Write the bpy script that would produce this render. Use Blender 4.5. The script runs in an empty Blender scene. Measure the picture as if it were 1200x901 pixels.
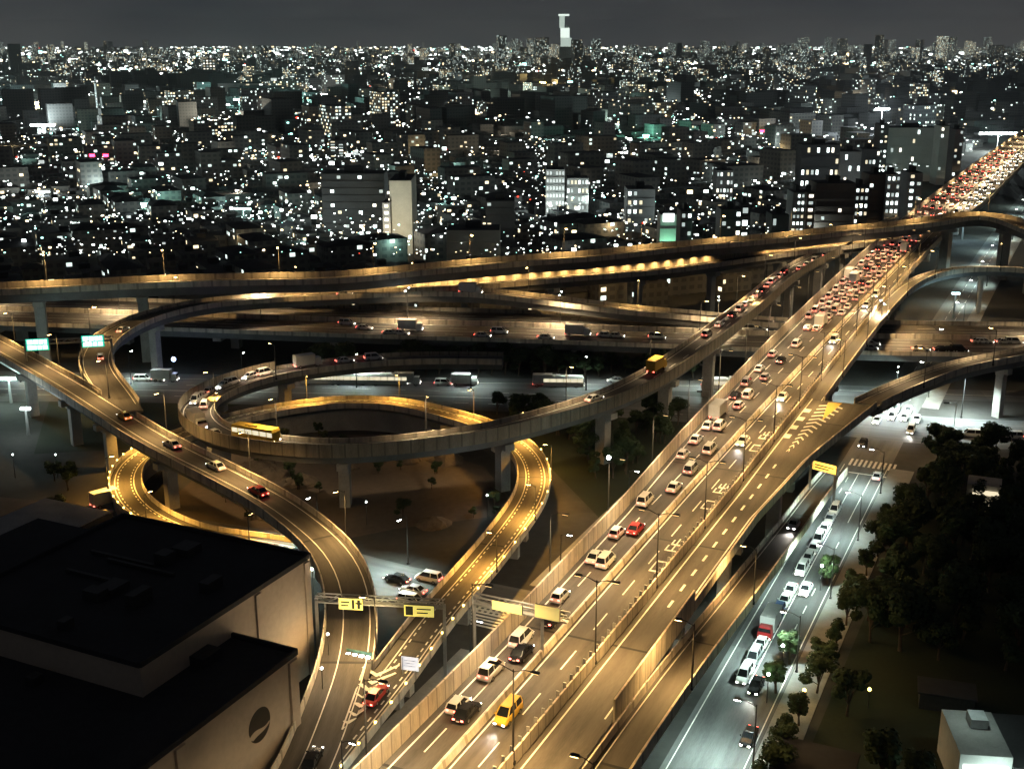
import bpy, bmesh, math, random
from mathutils import Vector, Matrix
random.seed(7)
C = bpy.context.scene.collection
SC = bpy.context.scene

# ------------------------------------------------------------------ camera
CAMH, PITCH, F = 87.0, math.radians(16.0), 1400.0       # metres above the street, tilt down, focal length in photo pixels
cam_d = bpy.data.cameras.new('camera')
cam = bpy.data.objects.new('camera', cam_d); C.objects.link(cam)
cam.location = (0, 0, CAMH)
cam.rotation_euler = (math.pi/2 - PITCH, 0, 0)
cam_d.sensor_width = 36.0
cam_d.lens = F/1200*36.0
cam_d.clip_start = 0.5
cam_d.clip_end = 30000
SC.camera = cam
# ------------------------------------------------------------------ exposure and render settings
SC.view_settings.view_transform = 'Standard'
SC.view_settings.look = 'None'
SC.view_settings.exposure = 0.0
SC.view_settings.gamma = 1.0
SC.view_settings.use_curve_mapping = False
cy = SC.cycles
cy.max_bounces = 3; cy.diffuse_bounces = 1; cy.glossy_bounces = 2; cy.transmission_bounces = 1
cy.transparent_max_bounces = 6; cy.volume_bounces = 0
cy.caustics_reflective = False; cy.caustics_refractive = False
cy.sample_clamp_indirect = 3.0
cy.use_denoising = True
# ------------------------------------------------------------------ night sky
wd = bpy.data.worlds.new('World'); SC.world = wd; wd.use_nodes = True
nt = wd.node_tree; nt.nodes.clear()
def N(tree, t, **kw):
    n = tree.nodes.new(t)
    for k, v in kw.items(): setattr(n, k, v)
    return n
out = N(nt, 'ShaderNodeOutputWorld'); addsh = N(nt, 'ShaderNodeAddShader')
b1 = N(nt, 'ShaderNodeBackground'); b2 = N(nt, 'ShaderNodeBackground')
sky = N(nt, 'ShaderNodeTexSky', sky_type='NISHITA'); sky.sun_disc = False
sky.sun_elevation = math.radians(-4.0); sky.sun_rotation = math.radians(120)
b1.inputs[1].default_value = 0.02
nt.links.new(sky.outputs[0], b1.inputs[0])
tc = N(nt, 'ShaderNodeTexCoord'); sep = N(nt, 'ShaderNodeSeparateXYZ'); nt.links.new(tc.outputs['Generated'], sep.inputs[0])
rmp = N(nt, 'ShaderNodeValToRGB')
e = rmp.color_ramp.elements
e[0].position = 0.0; e[0].color = (0.074, 0.074, 0.075, 1)
e[1].position = 0.35; e[1].color = (0.024, 0.025, 0.029, 1)
k = e.new(0.03); k.color = (0.046, 0.048, 0.052, 1)
nt.links.new(sep.outputs['Z'], rmp.inputs[0])
mp = N(nt, 'ShaderNodeMapping'); mp.inputs['Scale'].default_value = (2.0, 2.0, 9.0); nt.links.new(tc.outputs['Generated'], mp.inputs[0])
nz = N(nt, 'ShaderNodeTexNoise'); nz.inputs['Scale'].default_value = 2.2; nz.inputs['Detail'].default_value = 5; nt.links.new(mp.outputs[0], nz.inputs[0])
cr2 = N(nt, 'ShaderNodeValToRGB'); cr2.color_ramp.elements[0].position = .35; cr2.color_ramp.elements[0].color = (.60, .63, .70, 1)
cr2.color_ramp.elements[1].position = .7; cr2.color_ramp.elements[1].color = (1.25, 1.2, 1.15, 1); nt.links.new(nz.outputs[0], cr2.inputs[0])
mul = N(nt, 'ShaderNodeMix', data_type='RGBA', blend_type='MULTIPLY'); mul.inputs[0].default_value = 1
nt.links.new(rmp.outputs[0], mul.inputs[6]); nt.links.new(cr2.outputs[0], mul.inputs[7])
nt.links.new(mul.outputs[2], b2.inputs[0]); b2.inputs[1].default_value = 1.0
nt.links.new(b1.outputs[0], addsh.inputs[0]); nt.links.new(b2.outputs[0], addsh.inputs[1]); nt.links.new(addsh.outputs[0], out.inputs[0])

# ------------------------------------------------------------------ pixel of the photo -> point at height z
CP, SP = math.cos(PITCH), math.sin(PITCH)
def W(u, v, z=0.0):
    dx, dy = (u-600)/F, (450.5-v)/F
    d = Vector((dx, CP + dy*SP, -SP + dy*CP))
    t = (z-CAMH)/d.z
    return Vector((d.x*t, d.y*t, z))
def WY(u, v, y):                                        # point on the ray of a pixel at ground distance y
    dx, dy = (u-600)/F, (450.5-v)/F
    d = Vector((dx, CP + dy*SP, -SP + dy*CP)); t = y/d.y
    return Vector((d.x*t, y, CAMH+d.z*t))

# ------------------------------------------------------------------ materials
def srgb(h):
    r = [int(h[i:i+2], 16)/255 for i in (0, 2, 4)]
    return tuple(c/12.92 if c <= .04045 else ((c+.055)/1.055)**2.4 for c in r) + (1,)
MATS = {}
def mat(name, col, rough=.7, var=.25, scale=.6, fine=8.0, metal=0.0, bump=0.0, uv=False, stretch=(1, 1, 1), spec=.4):
    m = bpy.data.materials.new(name); m.use_nodes = True; t = m.node_tree; p = t.nodes['Principled BSDF']
    co = N(t, 'ShaderNodeTexCoord'); mpn = N(t, 'ShaderNodeMapping'); mpn.inputs['Scale'].default_value = stretch
    t.links.new(co.outputs['UV' if uv else 'Object'], mpn.inputs[0])
    n1 = N(t, 'ShaderNodeTexNoise'); n1.inputs['Scale'].default_value = scale; n1.inputs['Detail'].default_value = 6
    n2 = N(t, 'ShaderNodeTexNoise'); n2.inputs['Scale'].default_value = fine; n2.inputs['Detail'].default_value = 3
    t.links.new(mpn.outputs[0], n1.inputs[0]); t.links.new(mpn.outputs[0], n2.inputs[0])
    a = N(t, 'ShaderNodeMath', operation='ADD'); t.links.new(n1.outputs[0], a.inputs[0])
    sc2 = N(t, 'ShaderNodeMath', operation='MULTIPLY'); sc2.inputs[1].default_value = .5
    t.links.new(n2.outputs[0], sc2.inputs[0]); t.links.new(sc2.outputs[0], a.inputs[1])
    r = N(t, 'ShaderNodeValToRGB'); r.color_ramp.elements[0].position = .45; r.color_ramp.elements[1].position = 1.05
    lo, hi = 1-var, 1+var
    r.color_ramp.elements[0].color = (col[0]*lo, col[1]*lo, col[2]*lo, 1)
    r.color_ramp.elements[1].color = (min(1, col[0]*hi), min(1, col[1]*hi), min(1, col[2]*hi), 1)
    t.links.new(a.outputs[0], r.inputs[0]); t.links.new(r.outputs[0], p.inputs['Base Color'])
    p.inputs['Roughness'].default_value = rough; p.inputs['Metallic'].default_value = metal
    p.inputs['Specular IOR Level'].default_value = spec
    if bump:
        b = N(t, 'ShaderNodeBump'); b.inputs['Strength'].default_value = bump; b.inputs['Distance'].default_value = .05
        t.links.new(a.outputs[0], b.inputs['Height']); t.links.new(b.outputs[0], p.inputs['Normal'])
    MATS[name] = m; return m
def emis(name, col, strength, sample=True):
    m = bpy.data.materials.new(name); m.use_nodes = True; p = m.node_tree.nodes['Principled BSDF']
    p.inputs['Base Color'].default_value = (*[min(.8, c) for c in col[:3]], 1)
    p.inputs['Emission Color'].default_value = (*col[:3], 1); p.inputs['Emission Strength'].default_value = strength
    p.inputs['Roughness'].default_value = .4
    m.cycles.emission_sampling = 'AUTO' if sample else 'NONE'
    MATS[name] = m; return m

M_asph = mat('asphalt', (.085, .08, .075), .75, .38, .12, 6, stretch=(1, 1, 1), bump=.15)
# roads carry lengthwise wear: UV runs along the lane
def road_mat(name, col, seam=True):
    m = mat(name, col, .72, .5, .55, 9.0, uv=True, stretch=(.10, 1.25, 1))
    t = m.node_tree; p = t.nodes['Principled BSDF']
    src = p.inputs['Base Color'].links[0].from_socket
    uvn = N(t, 'ShaderNodeUVMap'); s = N(t, 'ShaderNodeSeparateXYZ'); t.links.new(uvn.outputs[0], s.inputs[0])
    # dark expansion joints of the deck every 34 m and patched stretches
    mo = N(t, 'ShaderNodeMath', operation='MODULO'); mo.inputs[1].default_value = 34.0; t.links.new(s.outputs[0], mo.inputs[0])
    lt = N(t, 'ShaderNodeMath', operation='LESS_THAN'); lt.inputs[1].default_value = .45; t.links.new(mo.outputs[0], lt.inputs[0])
    dv = N(t, 'ShaderNodeMath', operation='DIVIDE'); dv.inputs[1].default_value = 34.0; t.links.new(s.outputs[0], dv.inputs[0])
    fl = N(t, 'ShaderNodeMath', operation='FLOOR'); t.links.new(dv.outputs[0], fl.inputs[0])
    wn = N(t, 'ShaderNodeTexWhiteNoise', noise_dimensions='1D'); t.links.new(fl.outputs[0], wn.inputs['W'])
    mr = N(t, 'ShaderNodeMapRange'); mr.inputs[3].default_value = .78; mr.inputs[4].default_value = 1.22; t.links.new(wn.outputs[0], mr.inputs[0])
    mx = N(t, 'ShaderNodeMix', data_type='RGBA', blend_type='MULTIPLY'); mx.inputs[0].default_value = 1
    t.links.new(src, mx.inputs[6]); t.links.new(mr.outputs[0], mx.inputs[7])
    m2 = N(t, 'ShaderNodeMix', data_type='RGBA'); t.links.new(lt.outputs[0], m2.inputs[0]); t.links.new(mx.outputs[2], m2.inputs[6])
    m2.inputs[7].default_value = (.02, .02, .02, 1)
    if not seam: t.links.remove(m2.inputs[0].links[0]); m2.inputs[0].default_value = 0
    t.links.new(m2.outputs[2], p.inputs['Base Color'])
    return m
M_road = road_mat('worn_asphalt', (.066, .060, .053))
M_street = road_mat('street_asphalt', (.085, .085, .085), False)
M_paint = mat('road_paint', (.72, .70, .64), .6, .22, .9, 6)
M_conc = mat('weathered_concrete', (.36, .345, .32), .8, .3, .25, 3, uv=False, bump=.1)
def wall_mat(name, col, rib, vary=.3):
    """parapet and noise-wall skin: UV (metres along, metres up), panel seams and rain streaks"""
    m = mat(name, col, .75, vary, .35, 4.0, uv=True, stretch=(1.6, .25, 1))
    t = m.node_tree; p = t.nodes['Principled BSDF']; src = p.inputs['Base Color'].links[0].from_socket
    uvn = N(t, 'ShaderNodeUVMap'); s = N(t, 'ShaderNodeSeparateXYZ'); t.links.new(uvn.outputs[0], s.inputs[0])
    mo = N(t, 'ShaderNodeMath', operation='MODULO'); mo.inputs[1].default_value = rib; t.links.new(s.outputs[0], mo.inputs[0])
    lt = N(t, 'ShaderNodeMath', operation='LESS_THAN'); lt.inputs[1].default_value = rib*.12; t.links.new(mo.outputs[0], lt.inputs[0])
    mx = N(t, 'ShaderNodeMix', data_type='RGBA'); t.links.new(lt.outputs[0], mx.inputs[0]); t.links.new(src, mx.inputs[6])
    mx.inputs[7].default_value = (col[0]*.62, col[1]*.62, col[2]*.62, 1)
    t.links.new(mx.outputs[2], p.inputs['Base Color']); return m
M_par = wall_mat('parapet_concrete', (.56, .51, .42), 5.0, .42)
M_noise = wall_mat('noise_wall_panel', (.56, .50, .40), 2.0, .4)
M_rwall = wall_mat('ramp_noise_wall', (.27, .235, .18), 2.5, .45)
M_steel = mat('girder_steel', (.16, .165, .17), .55, .25, .3, 3, uv=False)
M_galv = mat('galvanised_steel', (.42, .43, .43), .45, .15, 1.5, 8, metal=.6)
M_ground = mat('ground_soil', (.036, .035, .032), .95, .45, .03, .5)
M_lot = mat('bare_lot_soil', (.085, .066, .052), .95, .35, .08, .8)
M_green = mat('rough_grass', (.013, .019, .008), .95, .4, .1, 1.5)
M_pave = mat('pavement_slabs', (.22, .215, .205), .85, .22, .4, 3)
M_roof = mat('dark_roof_membrane', (.030, .030, .034), .85, .3, .12, 1.0)
M_beige = mat('beige_wall_panel', (.50, .42, .33), .85, .16, .10, 1.2, bump=.08)
M_leaf = mat('foliage', (.026, .044, .015), .8, .5, .8, 5)
M_bark = mat('bark', (.08, .06, .045), .95, .3, 2, 8)
M_black = mat('black_rubber', (.02, .02, .02), .8, .2, 3, 9)
M_glassd = mat('dark_window_glass', (.012, .014, .016), .12, .1, 2, 9, spec=.6)
M_dark = mat('dark_metal', (.05, .05, .05), .5, .2, 2, 6, metal=.3)
M_cwhite = mat('car_white', (.70, .70, .68), .3, .06, 2, 8)
M_csilver = mat('car_silver', (.42, .43, .44), .28, .06, 2, 8, metal=.4)
M_cblack = mat('car_black', (.015, .015, .017), .22, .1, 2, 8)
M_cred = mat('car_red_and_tailglow', (.40, .03, .03), .3, .06, 2, 8)  # on the sedans: red tail-light glow put into the body paint
M_cblue = mat('car_blue', (.05, .09, .22), .3, .06, 2, 8)
M_cyel = mat('car_yellow_and_lamplight', (.70, .45, .06), .35, .06, 2, 8)  # vehicles: sodium lamplight put into the body paint; gore pad shares it
M_cargo = mat('cargo_panel', (.62, .62, .60), .5, .1, .8, 4)
M_plate = mat('licence_plate', (.7, .7, .65), .5, .05, 3, 8)
CARM = {'white': M_cwhite, 'silver': M_csilver, 'black': M_cblack, 'red': M_cred, 'blue': M_cblue, 'yellow': M_cyel}
E_head = emis('headlight_glow', (1, .95, .85), 26)
E_tail = emis('tail_light_glow', (1, .12, .085), 13, False)
E_sod = emis('sodium_lens', (1, .62, .22), 40, False)
E_sodd = emis('hooded_sodium_lens', (1, .66, .28), 4, False)
E_wht = emis('white_lens', (.92, 1, .95), 45, False)
E_mark = emis('amber_marker_lens', (1, .66, .16), 11, False)
E_bulb = emis('bulb_glow', (.9, 1, .95), 18, False)
E_win2 = emis('lit_window_soft', (1, .86, .58), 1.0, False)
E_winw2 = emis('lit_window_faint', (.8, .95, .9), .6, False)
E_win = emis('lit_window', (1, .93, .75), 2.6, False)
E_winw = emis('lit_window_cool', (.85, 1, .95), 3.2, False)
E_yel = emis('lit_yellow_panel', (1, .78, .25), .9, False)
E_grn = emis('lit_green_panel', (.03, .62, .42), 1.0, False)
E_white = emis('lit_white_panel', (.88, 1, .97), 2.6, False)
E_red = emis('red_lamp', (1, .03, .08), 14, False)
E_blue = emis('blue_lamp', (.45, .6, 1), 9, False)
E_warm = emis('city_lamp_warm', (1, .78, .45), 5, False)
E_cool = emis('city_lamp_cool', (.90, 1, .95), 6, False)
E_teal = emis('city_lamp_teal', (.45, 1, .85), 4, False)
E_dim = emis('city_lamp_dim', (.85, .95, .9), .7, False)

# ------------------------------------------------------------------ mesh builder
class MB:
    def __init__(s): s.v = []; s.f = []; s.m = []; s.uv = []
    def face(s, pts, mi=0, uv=None):
        b = len(s.v); s.v += [tuple(p) for p in pts]; s.f.append(tuple(range(b, b+len(pts)))); s.m.append(mi)
        s.uv.append(uv if uv else [(0, 0)]*len(pts))
    def box(s, c, d, rot=0.0, mi=0, top=1.0, mtop=None):
        """centre of the base, size, turn about z, taper of the top"""
        cx, cy_, cz = c; hx, hy, h = d[0]/2, d[1]/2, d[2]; ca, sa = math.cos(rot), math.sin(rot)
        def P(x, y, z): return (cx+x*ca-y*sa, cy_+x*sa+y*ca, cz+z)
        lo = [(-hx, -hy), (hx, -hy), (hx, hy), (-hx, hy)]; hi = [(x*top, y*top) for x, y in lo]
        L = [P(x, y, 0) for x, y in lo]; H = [P(x, y, h) for x, y in hi]
        per = 0.0
        for i in range(4):
            j = (i+1) % 4; w = d[0] if i % 2 == 0 else d[1]
            s.face([L[i], L[j], H[j], H[i]], mi, [(per, 0), (per+w, 0), (per+w, h), (per, h)]); per += w
        s.face(H, mi if mtop is None else mtop); s.face(L[::-1], mi)
    def obox(s, a, b, w, h, mi=0, dz=0.0):
        """bar from a to b, w wide and h high, its top at the line plus h/2"""
        a, b = Vector(a), Vector(b); d = (b-a); L = d.length
        if L < 1e-6: return
        d.normalize(); up = Vector((0, 0, 1)) if abs(d.z) < .95 else Vector((0, 1, 0))
        r = d.cross(up).normalized(); u2 = r.cross(d).normalized()
        q = [(-w/2, -h/2), (w/2, -h/2), (w/2, h/2), (-w/2, h/2)]
        A = [a+r*x+u2*(y+dz) for x, y in q]; B = [b+r*x+u2*(y+dz) for x, y in q]
        for i in range(4):
            j = (i+1) % 4; s.face([A[i], B[i], B[j], A[j]], mi)
        s.face(A, mi); s.face(B[::-1], mi)
    def tube(s, pts, radii, n=8, mi=0):
        pts = [Vector(p) for p in pts]; rings = []
        for i, p in enumerate(pts):
            d = (pts[min(i+1, len(pts)-1)]-pts[max(i-1, 0)]).normalized()
            up = Vector((0, 0, 1)) if abs(d.z) < .9 else Vector((1, 0, 0))
            r = d.cross(up).normalized(); u2 = d.cross(r).normalized(); R = radii[i] if hasattr(radii, '__len__') else radii
            rings.append([p+r*R*math.cos(a)+u2*R*math.sin(a) for a in [2*math.pi*k/n for k in range(n)]])
        for A, B in zip(rings, rings[1:]):
            for k in range(n):
                j = (k+1) % n; s.face([A[k], A[j], B[j], B[k]], mi)
        s.face(rings[0][::-1], mi); s.face(rings[-1], mi)
    def disc(s, c, nrm, r, n=20, mi=0):
        c = Vector(c); nrm = Vector(nrm).normalized(); up = Vector((0, 0, 1)) if abs(nrm.z) < .9 else Vector((1, 0, 0))
        a = nrm.cross(up).normalized(); b = a.cross(nrm)
        s.face([c+a*r*math.cos(2*math.pi*k/n)+b*r*math.sin(2*math.pi*k/n) for k in range(n)][::-1], mi)
    def mesh(s, name, mats, smooth=False):
        me = bpy.data.meshes.new(name); me.from_pydata(s.v, [], s.f)
        for m in (mats if isinstance(mats, (list, tuple)) else [mats]): me.materials.append(m)
        me.polygons.foreach_set('material_index', s.m)
        uvl = me.uv_layers.new(name='UVMap'); flat = [c for q in s.uv for p in q for c in p]; uvl.data.foreach_set('uv', flat)
        if smooth:
            bm = bmesh.new(); bm.from_mesh(me); bmesh.ops.remove_doubles(bm, verts=bm.verts, dist=.002)
            bmesh.ops.recalc_face_normals(bm, faces=bm.faces)
            for f in bm.faces: f.smooth = True
            bm.to_mesh(me); bm.free()
        me.update(); return me
    def build(s, name, mats, parent=None, smooth=False):
        o = bpy.data.objects.new(name, s.mesh(name, mats, smooth)); C.objects.link(o)
        if parent: o.parent = parent
        return o
def tag(o, label=None, cat=None, group=None, kind=None):
    if label: o['label'] = label
    if cat: o['category'] = cat
    if group: o['group'] = group
    if kind: o['kind'] = kind
    return o
def empty(name, loc, rz=0.0):
    o = bpy.data.objects.new(name, None); C.objects.link(o); o.location = loc; o.rotation_euler = (0, 0, rz); o.empty_display_size = .5
    return o
def copy_tree(o, parent=None):
    c = o.copy(); C.objects.link(c)
    if parent is not None: c.parent = parent
    for ch in KIDS.get(o.as_pointer(), []): copy_tree(ch, c)
    return c
KIDS = {}
def remember(o):
    KIDS[o.as_pointer()] = kk = [x for x in C.objects if x.parent == o]
    for x in kk: remember(x)
ORD = ['first', 'second', 'third', 'fourth', 'fifth', 'sixth', 'seventh', 'eighth', 'ninth', 'tenth', 'eleventh', 'twelfth', 'thirteenth', 'fourteenth',
       'fifteenth', 'sixteenth', 'seventeenth', 'eighteenth', 'nineteenth', 'twentieth']
def nth(i):
    if i < 20: return ORD[i]
    n = i+1; return '%d%s' % (n, 'th' if 10 <= n % 100 <= 20 else {1: 'st', 2: 'nd', 3: 'rd'}.get(n % 10, 'th'))

# ------------------------------------------------------------------ lines that roads follow
def smooth(pts, step=3.0, curve=True):
    pts = [Vector(p) for p in pts]; res = []
    for i in range(len(pts)-1):
        p0, p1, p2, p3 = pts[max(i-1, 0)], pts[i], pts[i+1], pts[min(i+2, len(pts)-1)]
        # centripetal Catmull-Rom
        def tj(ti, a, b): return ti + max((b-a).length, 1e-4)**.5
        if i == 0: p0 = p1*2-p2
        if i == len(pts)-2: p3 = p2*2-p1
        t0 = 0; t1 = tj(t0, p0, p1); t2 = tj(t1, p1, p2); t3 = tj(t2, p2, p3); n = max(2, int((p2-p1).length/1.0))
        for kk in range(n):
            t = t1+(t2-t1)*kk/n
            A1 = p0*((t1-t)/(t1-t0))+p1*((t-t0)/(t1-t0)); A2 = p1*((t2-t)/(t2-t1))+p2*((t-t1)/(t2-t1)); A3 = p2*((t3-t)/(t3-t2))+p3*((t-t2)/(t3-t2))
            B1 = A1*((t2-t)/(t2-t0))+A2*((t-t0)/(t2-t0)); B2 = A2*((t3-t)/(t3-t1))+A3*((t-t1)/(t3-t1))
            res.append(B1*((t2-t)/(t2-t1))+B2*((t-t1)/(t2-t1)))
    res.append(pts[-1])
    for _ in range(12):                                  # iron out the wobble of hand-read points
        res = [res[0]]+[(res[i-1]+res[i]*2+res[i+1])/4 for i in range(1, len(res)-1)]+[res[-1]]
    o = [res[0]]; acc = 0
    for a, b in zip(res, res[1:]):
        acc += (b-a).length
        if acc >= step: o.append(b); acc = 0
    if (o[-1]-res[-1]).length > .5: o.append(res[-1])
    for _ in range(3):
        o = [o[0]]+[(o[i-1]+o[i]*2+o[i+1])/4 for i in range(1, len(o)-1)]+[o[-1]]
    return o
class Line:
    def __init__(s, pts, step=3.0):
        s.p = smooth(pts, step); s.t = []; s.s = [0.0]
        for i in range(len(s.p)):
            d = s.p[min(i+1, len(s.p)-1)]-s.p[max(i-1, 0)]; d.z = 0; s.t.append(d.normalized())
        for a, b in zip(s.p, s.p[1:]): s.s.append(s.s[-1]+(b-a).length)
        s.L = s.s[-1]
    def at(s, d, off=0.0, dz=0.0):
        """point at distance d, off metres to the right"""
        d = min(max(d, 0), s.L-1e-6); i = 0
        lo, hi = 0, len(s.s)-2
        while lo < hi:
            mid = (lo+hi+1)//2
            if s.s[mid] <= d: lo = mid
            else: hi = mid-1
        i = lo; f = (d-s.s[i])/(s.s[i+1]-s.s[i]); p = s.p[i].lerp(s.p[i+1], f); t = s.t[i].lerp(s.t[i+1], f).normalized()
        return Vector((p.x+t.y*off, p.y-t.x*off, p.z+dz)), t
    def near(s, q):
        """(distance along, offset to the right) of a point"""
        bi = min(range(len(s.p)), key=lambda i: (s.p[i].x-q.x)**2+(s.p[i].y-q.y)**2); t = s.t[bi]; r = Vector((t.y, -t.x))
        dv = Vector((q.x-s.p[bi].x, q.y-s.p[bi].y)); return s.s[bi]+dv.x*t.x+dv.y*t.y, dv.dot(r)
    def stations(s, a=0, b=None, step=3.0):
        b = s.L if b is None else b; n = max(1, int((b-a)/step)); return [a+(b-a)*i/n for i in range(n+1)]
def val(o, d): return o(d) if callable(o) else o
def strip(mb, ln, a, b, o0, o1, dz, mi=0, step=3.0, flip=False):
    st = ln.stations(a, b, step)
    for d0, d1 in zip(st, st[1:]):
        p, q = ln.at(d0, val(o0, d0), dz)[0], ln.at(d1, val(o0, d1), dz)[0]; r, s_ = ln.at(d1, val(o1, d1), dz)[0], ln.at(d0, val(o1, d0), dz)[0]
        uv = [(d0, val(o0, d0)), (d0, val(o1, d0)), (d1, val(o1, d1)), (d1, val(o0, d1))]
        mb.face([p, s_, r, q], mi, uv)
def sweep(mb, ln, a, b, sec, mi=0, step=3.0, cap=True):
    """closed section [(off, dz) ...] swept along the line; UV = (metres along, height)"""
    st = ln.stations(a, b, step); rings = []
    for d in st: rings.append([ln.at(d, val(o, d), val(z, d))[0] for o, z in sec])
    n = len(sec)
    for i in range(len(rings)-1):
        for k in range(n):
            j = (k+1) % n
            mb.face([rings[i][k], rings[i][j], rings[i+1][j], rings[i+1][k]], mi,
                    [(st[i], val(sec[k][1], 0)), (st[i], val(sec[j][1], 0)), (st[i+1], val(sec[j][1], 0)), (st[i+1], val(sec[k][1], 0))])
    if cap: mb.face(rings[0][::-1], mi); mb.face(rings[-1], mi)
def dashes(mb, ln, a, b, off, w, on, gap, dz, mi=0):
    d = a
    while d+on < b:
        strip(mb, ln, d, d+on, (lambda x: val(off, x)-w/2), (lambda x: val(off, x)+w/2), dz, mi, step=4.0); d += on+gap

def viaduct(name, label, cat, ln, o0, o1, a=0, b=None, left=1.1, right=1.1, lmat=None, rmat=None, girder=2.2, lines=(), dash=(), pier_w=None, thick=.3,
            group=None, head='T', pdrop=0.0):
    """a raised road: deck, two parapets, girder, painted lines and piers"""
    b = ln.L if b is None else b
    root = empty(name, ln.at((a+b)/2, (val(o0, a)+val(o1, a))/2)[0]*1.0); base = Vector(root.location)
    tag(root, label, cat, group)
    def part(mb, nm, m, parent=root):
        mb.v = [(x-base.x, y-base.y, z-base.z) for x, y, z in mb.v]; return mb.build(nm, m, parent)
    mb = MB(); strip(mb, ln, a, b, o0, o1, 0.0, 0); part(mb, 'deck', M_road)
    w = lambda d: (val(o1, d)-val(o0, d))
    g = MB(); ins = min(1.0, w(a)*.15)
    sweep(g, ln, a, b, [(lambda d: val(o0, d), -.14), (lambda d: val(o0, d), -thick-.25), (lambda d: val(o0, d)+ins, -thick-.3), (lambda d: val(o0, d)+ins*1.3, -girder),
                        (lambda d: val(o1, d)-ins*1.3, -girder), (lambda d: val(o1, d)-ins, -thick-.3), (lambda d: val(o1, d), -thick-.25), (lambda d: val(o1, d), -.14)])
    part(g, 'girder', M_steel)
    for hgt, o, sgn, m in ((left, o0, -1, lmat), (right, o1, 1, rmat)):
        if not hgt: continue
        segs = hgt if isinstance(hgt, (list, tuple)) else [(a, b, hgt)]
        for sa, sb, hh in segs:
            q = MB()
            sweep(q, ln, sa, sb, [(lambda d: val(o, d)+sgn*.002, -.45), (lambda d: val(o, d)+sgn*.30, -.45), (lambda d: val(o, d)+sgn*.28, hh), (lambda d: val(o, d)+sgn*.06, hh)])
            part(q, 'parapet', m or M_par)
    if lines or dash:
        p = MB()
        for off, wd_, sa, sb in lines: strip(p, ln, sa, sb, (lambda d: val(off, d)-wd_/2), (lambda d: val(off, d)+wd_/2), .006)
        for off, wd_, on, gap, sa, sb in dash: dashes(p, ln, sa, sb, off, wd_, on, gap, .006)
        part(p, 'lane_marking', M_paint)
    return root
# ------------------------------------------------------------------ ground and streets
def lin(*kn):
    """piecewise linear function through (distance, value) knots"""
    def f(d):
        if d <= kn[0][0]: return kn[0][1]
        for (a, x), (b, y) in zip(kn, kn[1:]):
            if d <= b:
                t = (d-a)/(b-a); return x+(y-x)*t
        return kn[-1][1]
    return f
HD = math.radians(25.46); TX, TY = math.sin(HD), math.cos(HD); AX, AY = -7.3, 107.4
def A_(s, o, z=0.0): return Vector((AX+TX*s+TY*o, AY+TY*s-TX*o, z))     # along and right of the expressway's median

g = MB()
xs = [-16000, -6000, -2500, -900, -300, 0, 300, 900, 2500, 6000, 16000]; ys = [-200, 60, 150, 300, 500, 900, 2000, 4500, 9000, 20000]
for x0, x1 in zip(xs, xs[1:]):
    for y0, y1 in zip(ys, ys[1:]): g.face([(x0, y0, 0), (x1, y0, 0), (x1, y1, 0), (x0, y1, 0)])
tag(g.build('ground', M_ground), kind='structure')

S_A = [(-70, 0), (0, 0), (86, -1.0), (183, -1.3), (381, 0), (588, 3.2), (846, 10.2), (1250, 22)]
LA = Line([A_(s, o, 15) for s, o in S_A]); S0 = 70.0                   # distance along LA = S0 + s
LG = Line([A_(s, o, 0) for s, o in S_A])
sL = lin((S0, -5.9), (S0+34, -5.9), (S0+74, -6.6), (S0+109, -8.2), (S0+186, -10.6), (S0+308, -13.0), (S0+420, -13.5))
sN = lin((S0, 6.1), (S0+90, 6.9), (S0+157, 6.4), (S0+214, 5.6), (S0+301, 5.2), (S0+420, 6), (S0+520, 11), (S0+900, 12))
sR = lin((S0, 12.7), (S0+80, 13.3), (S0+89, 13.9), (S0+111, 15.2), (S0+134.5, 18.4), (S0+150, 20.6))
ROADS = []                                                              # (line, o0, o1, a, b) of everything that piers must not stand on

def street(name, ln, o0, o1, z, marks=(), dsh=(), a=0, b=None, kerb=True, m=None):
    mb = MB(); b = ln.L if b is None else b
    strip(mb, ln, a, b, o0, o1, z, step=6); tag(mb.build(name, m or M_street), kind='structure')
    if marks or dsh:
        p = MB()
        for off, w, sa, sb in marks: strip(p, ln, sa, sb, off-w/2, off+w/2, z+.006, step=6)
        for off, w, on, gap, sa, sb in dsh: dashes(p, ln, sa, sb, off, w, on, gap, z+.006)
        tag(p.build('road_marking', M_paint), kind='structure')
    if m is None: ROADS.append((ln, o0, o1, a, b))
# the street on the right of the expressway, the one on its left, and the cross streets
street('street', LG, 13.8, 23.9, .006, [(23.4, .15, S0+0, S0+155), (14.6, .15, S0+30, S0+155), (19.0, .15, S0+56, S0+118), (21.2, .15, S0+122, S0+150), (18.4, .15, S0+122, S0+150)],
       [(21.4, .15, 3, 4, S0+60, S0+118), (16.8, .15, 3, 4, S0+60, S0+150), (17.5, .15, 5, 5, S0+200, S0+700), (20.5, .15, 5, 5, S0+200, S0+700)])
street('street', LG, -18.5, -8.0, .006, [(-8.6, .15, S0-20, S0+60), (-17.8, .15, S0-20, S0+60)], [(-11.2, .15, 3, 4, S0-30, S0+500), (-14.5, .15, 3, 4, S0-30, S0+500)])
LX = Line([(-95, 214, 0), (-50, 201, 0), (-20, 184, 0), (2, 174, 0), (24, 163.5, 0), (30, 160.5, 0)])
street('street', LX, -6.0, 6.0, .012, [(0, .15, 20, 74)], [(3, .15, 3, 4, 10, 70), (-3, .15, 3, 4, 10, 70)])
LX2 = Line([(-150, 300, 0), (-60, 296, 0), (20, 287, 0), (70, 274, 0), (105, 263, 0), (150, 259, 0), (260, 250, 0)])
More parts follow.
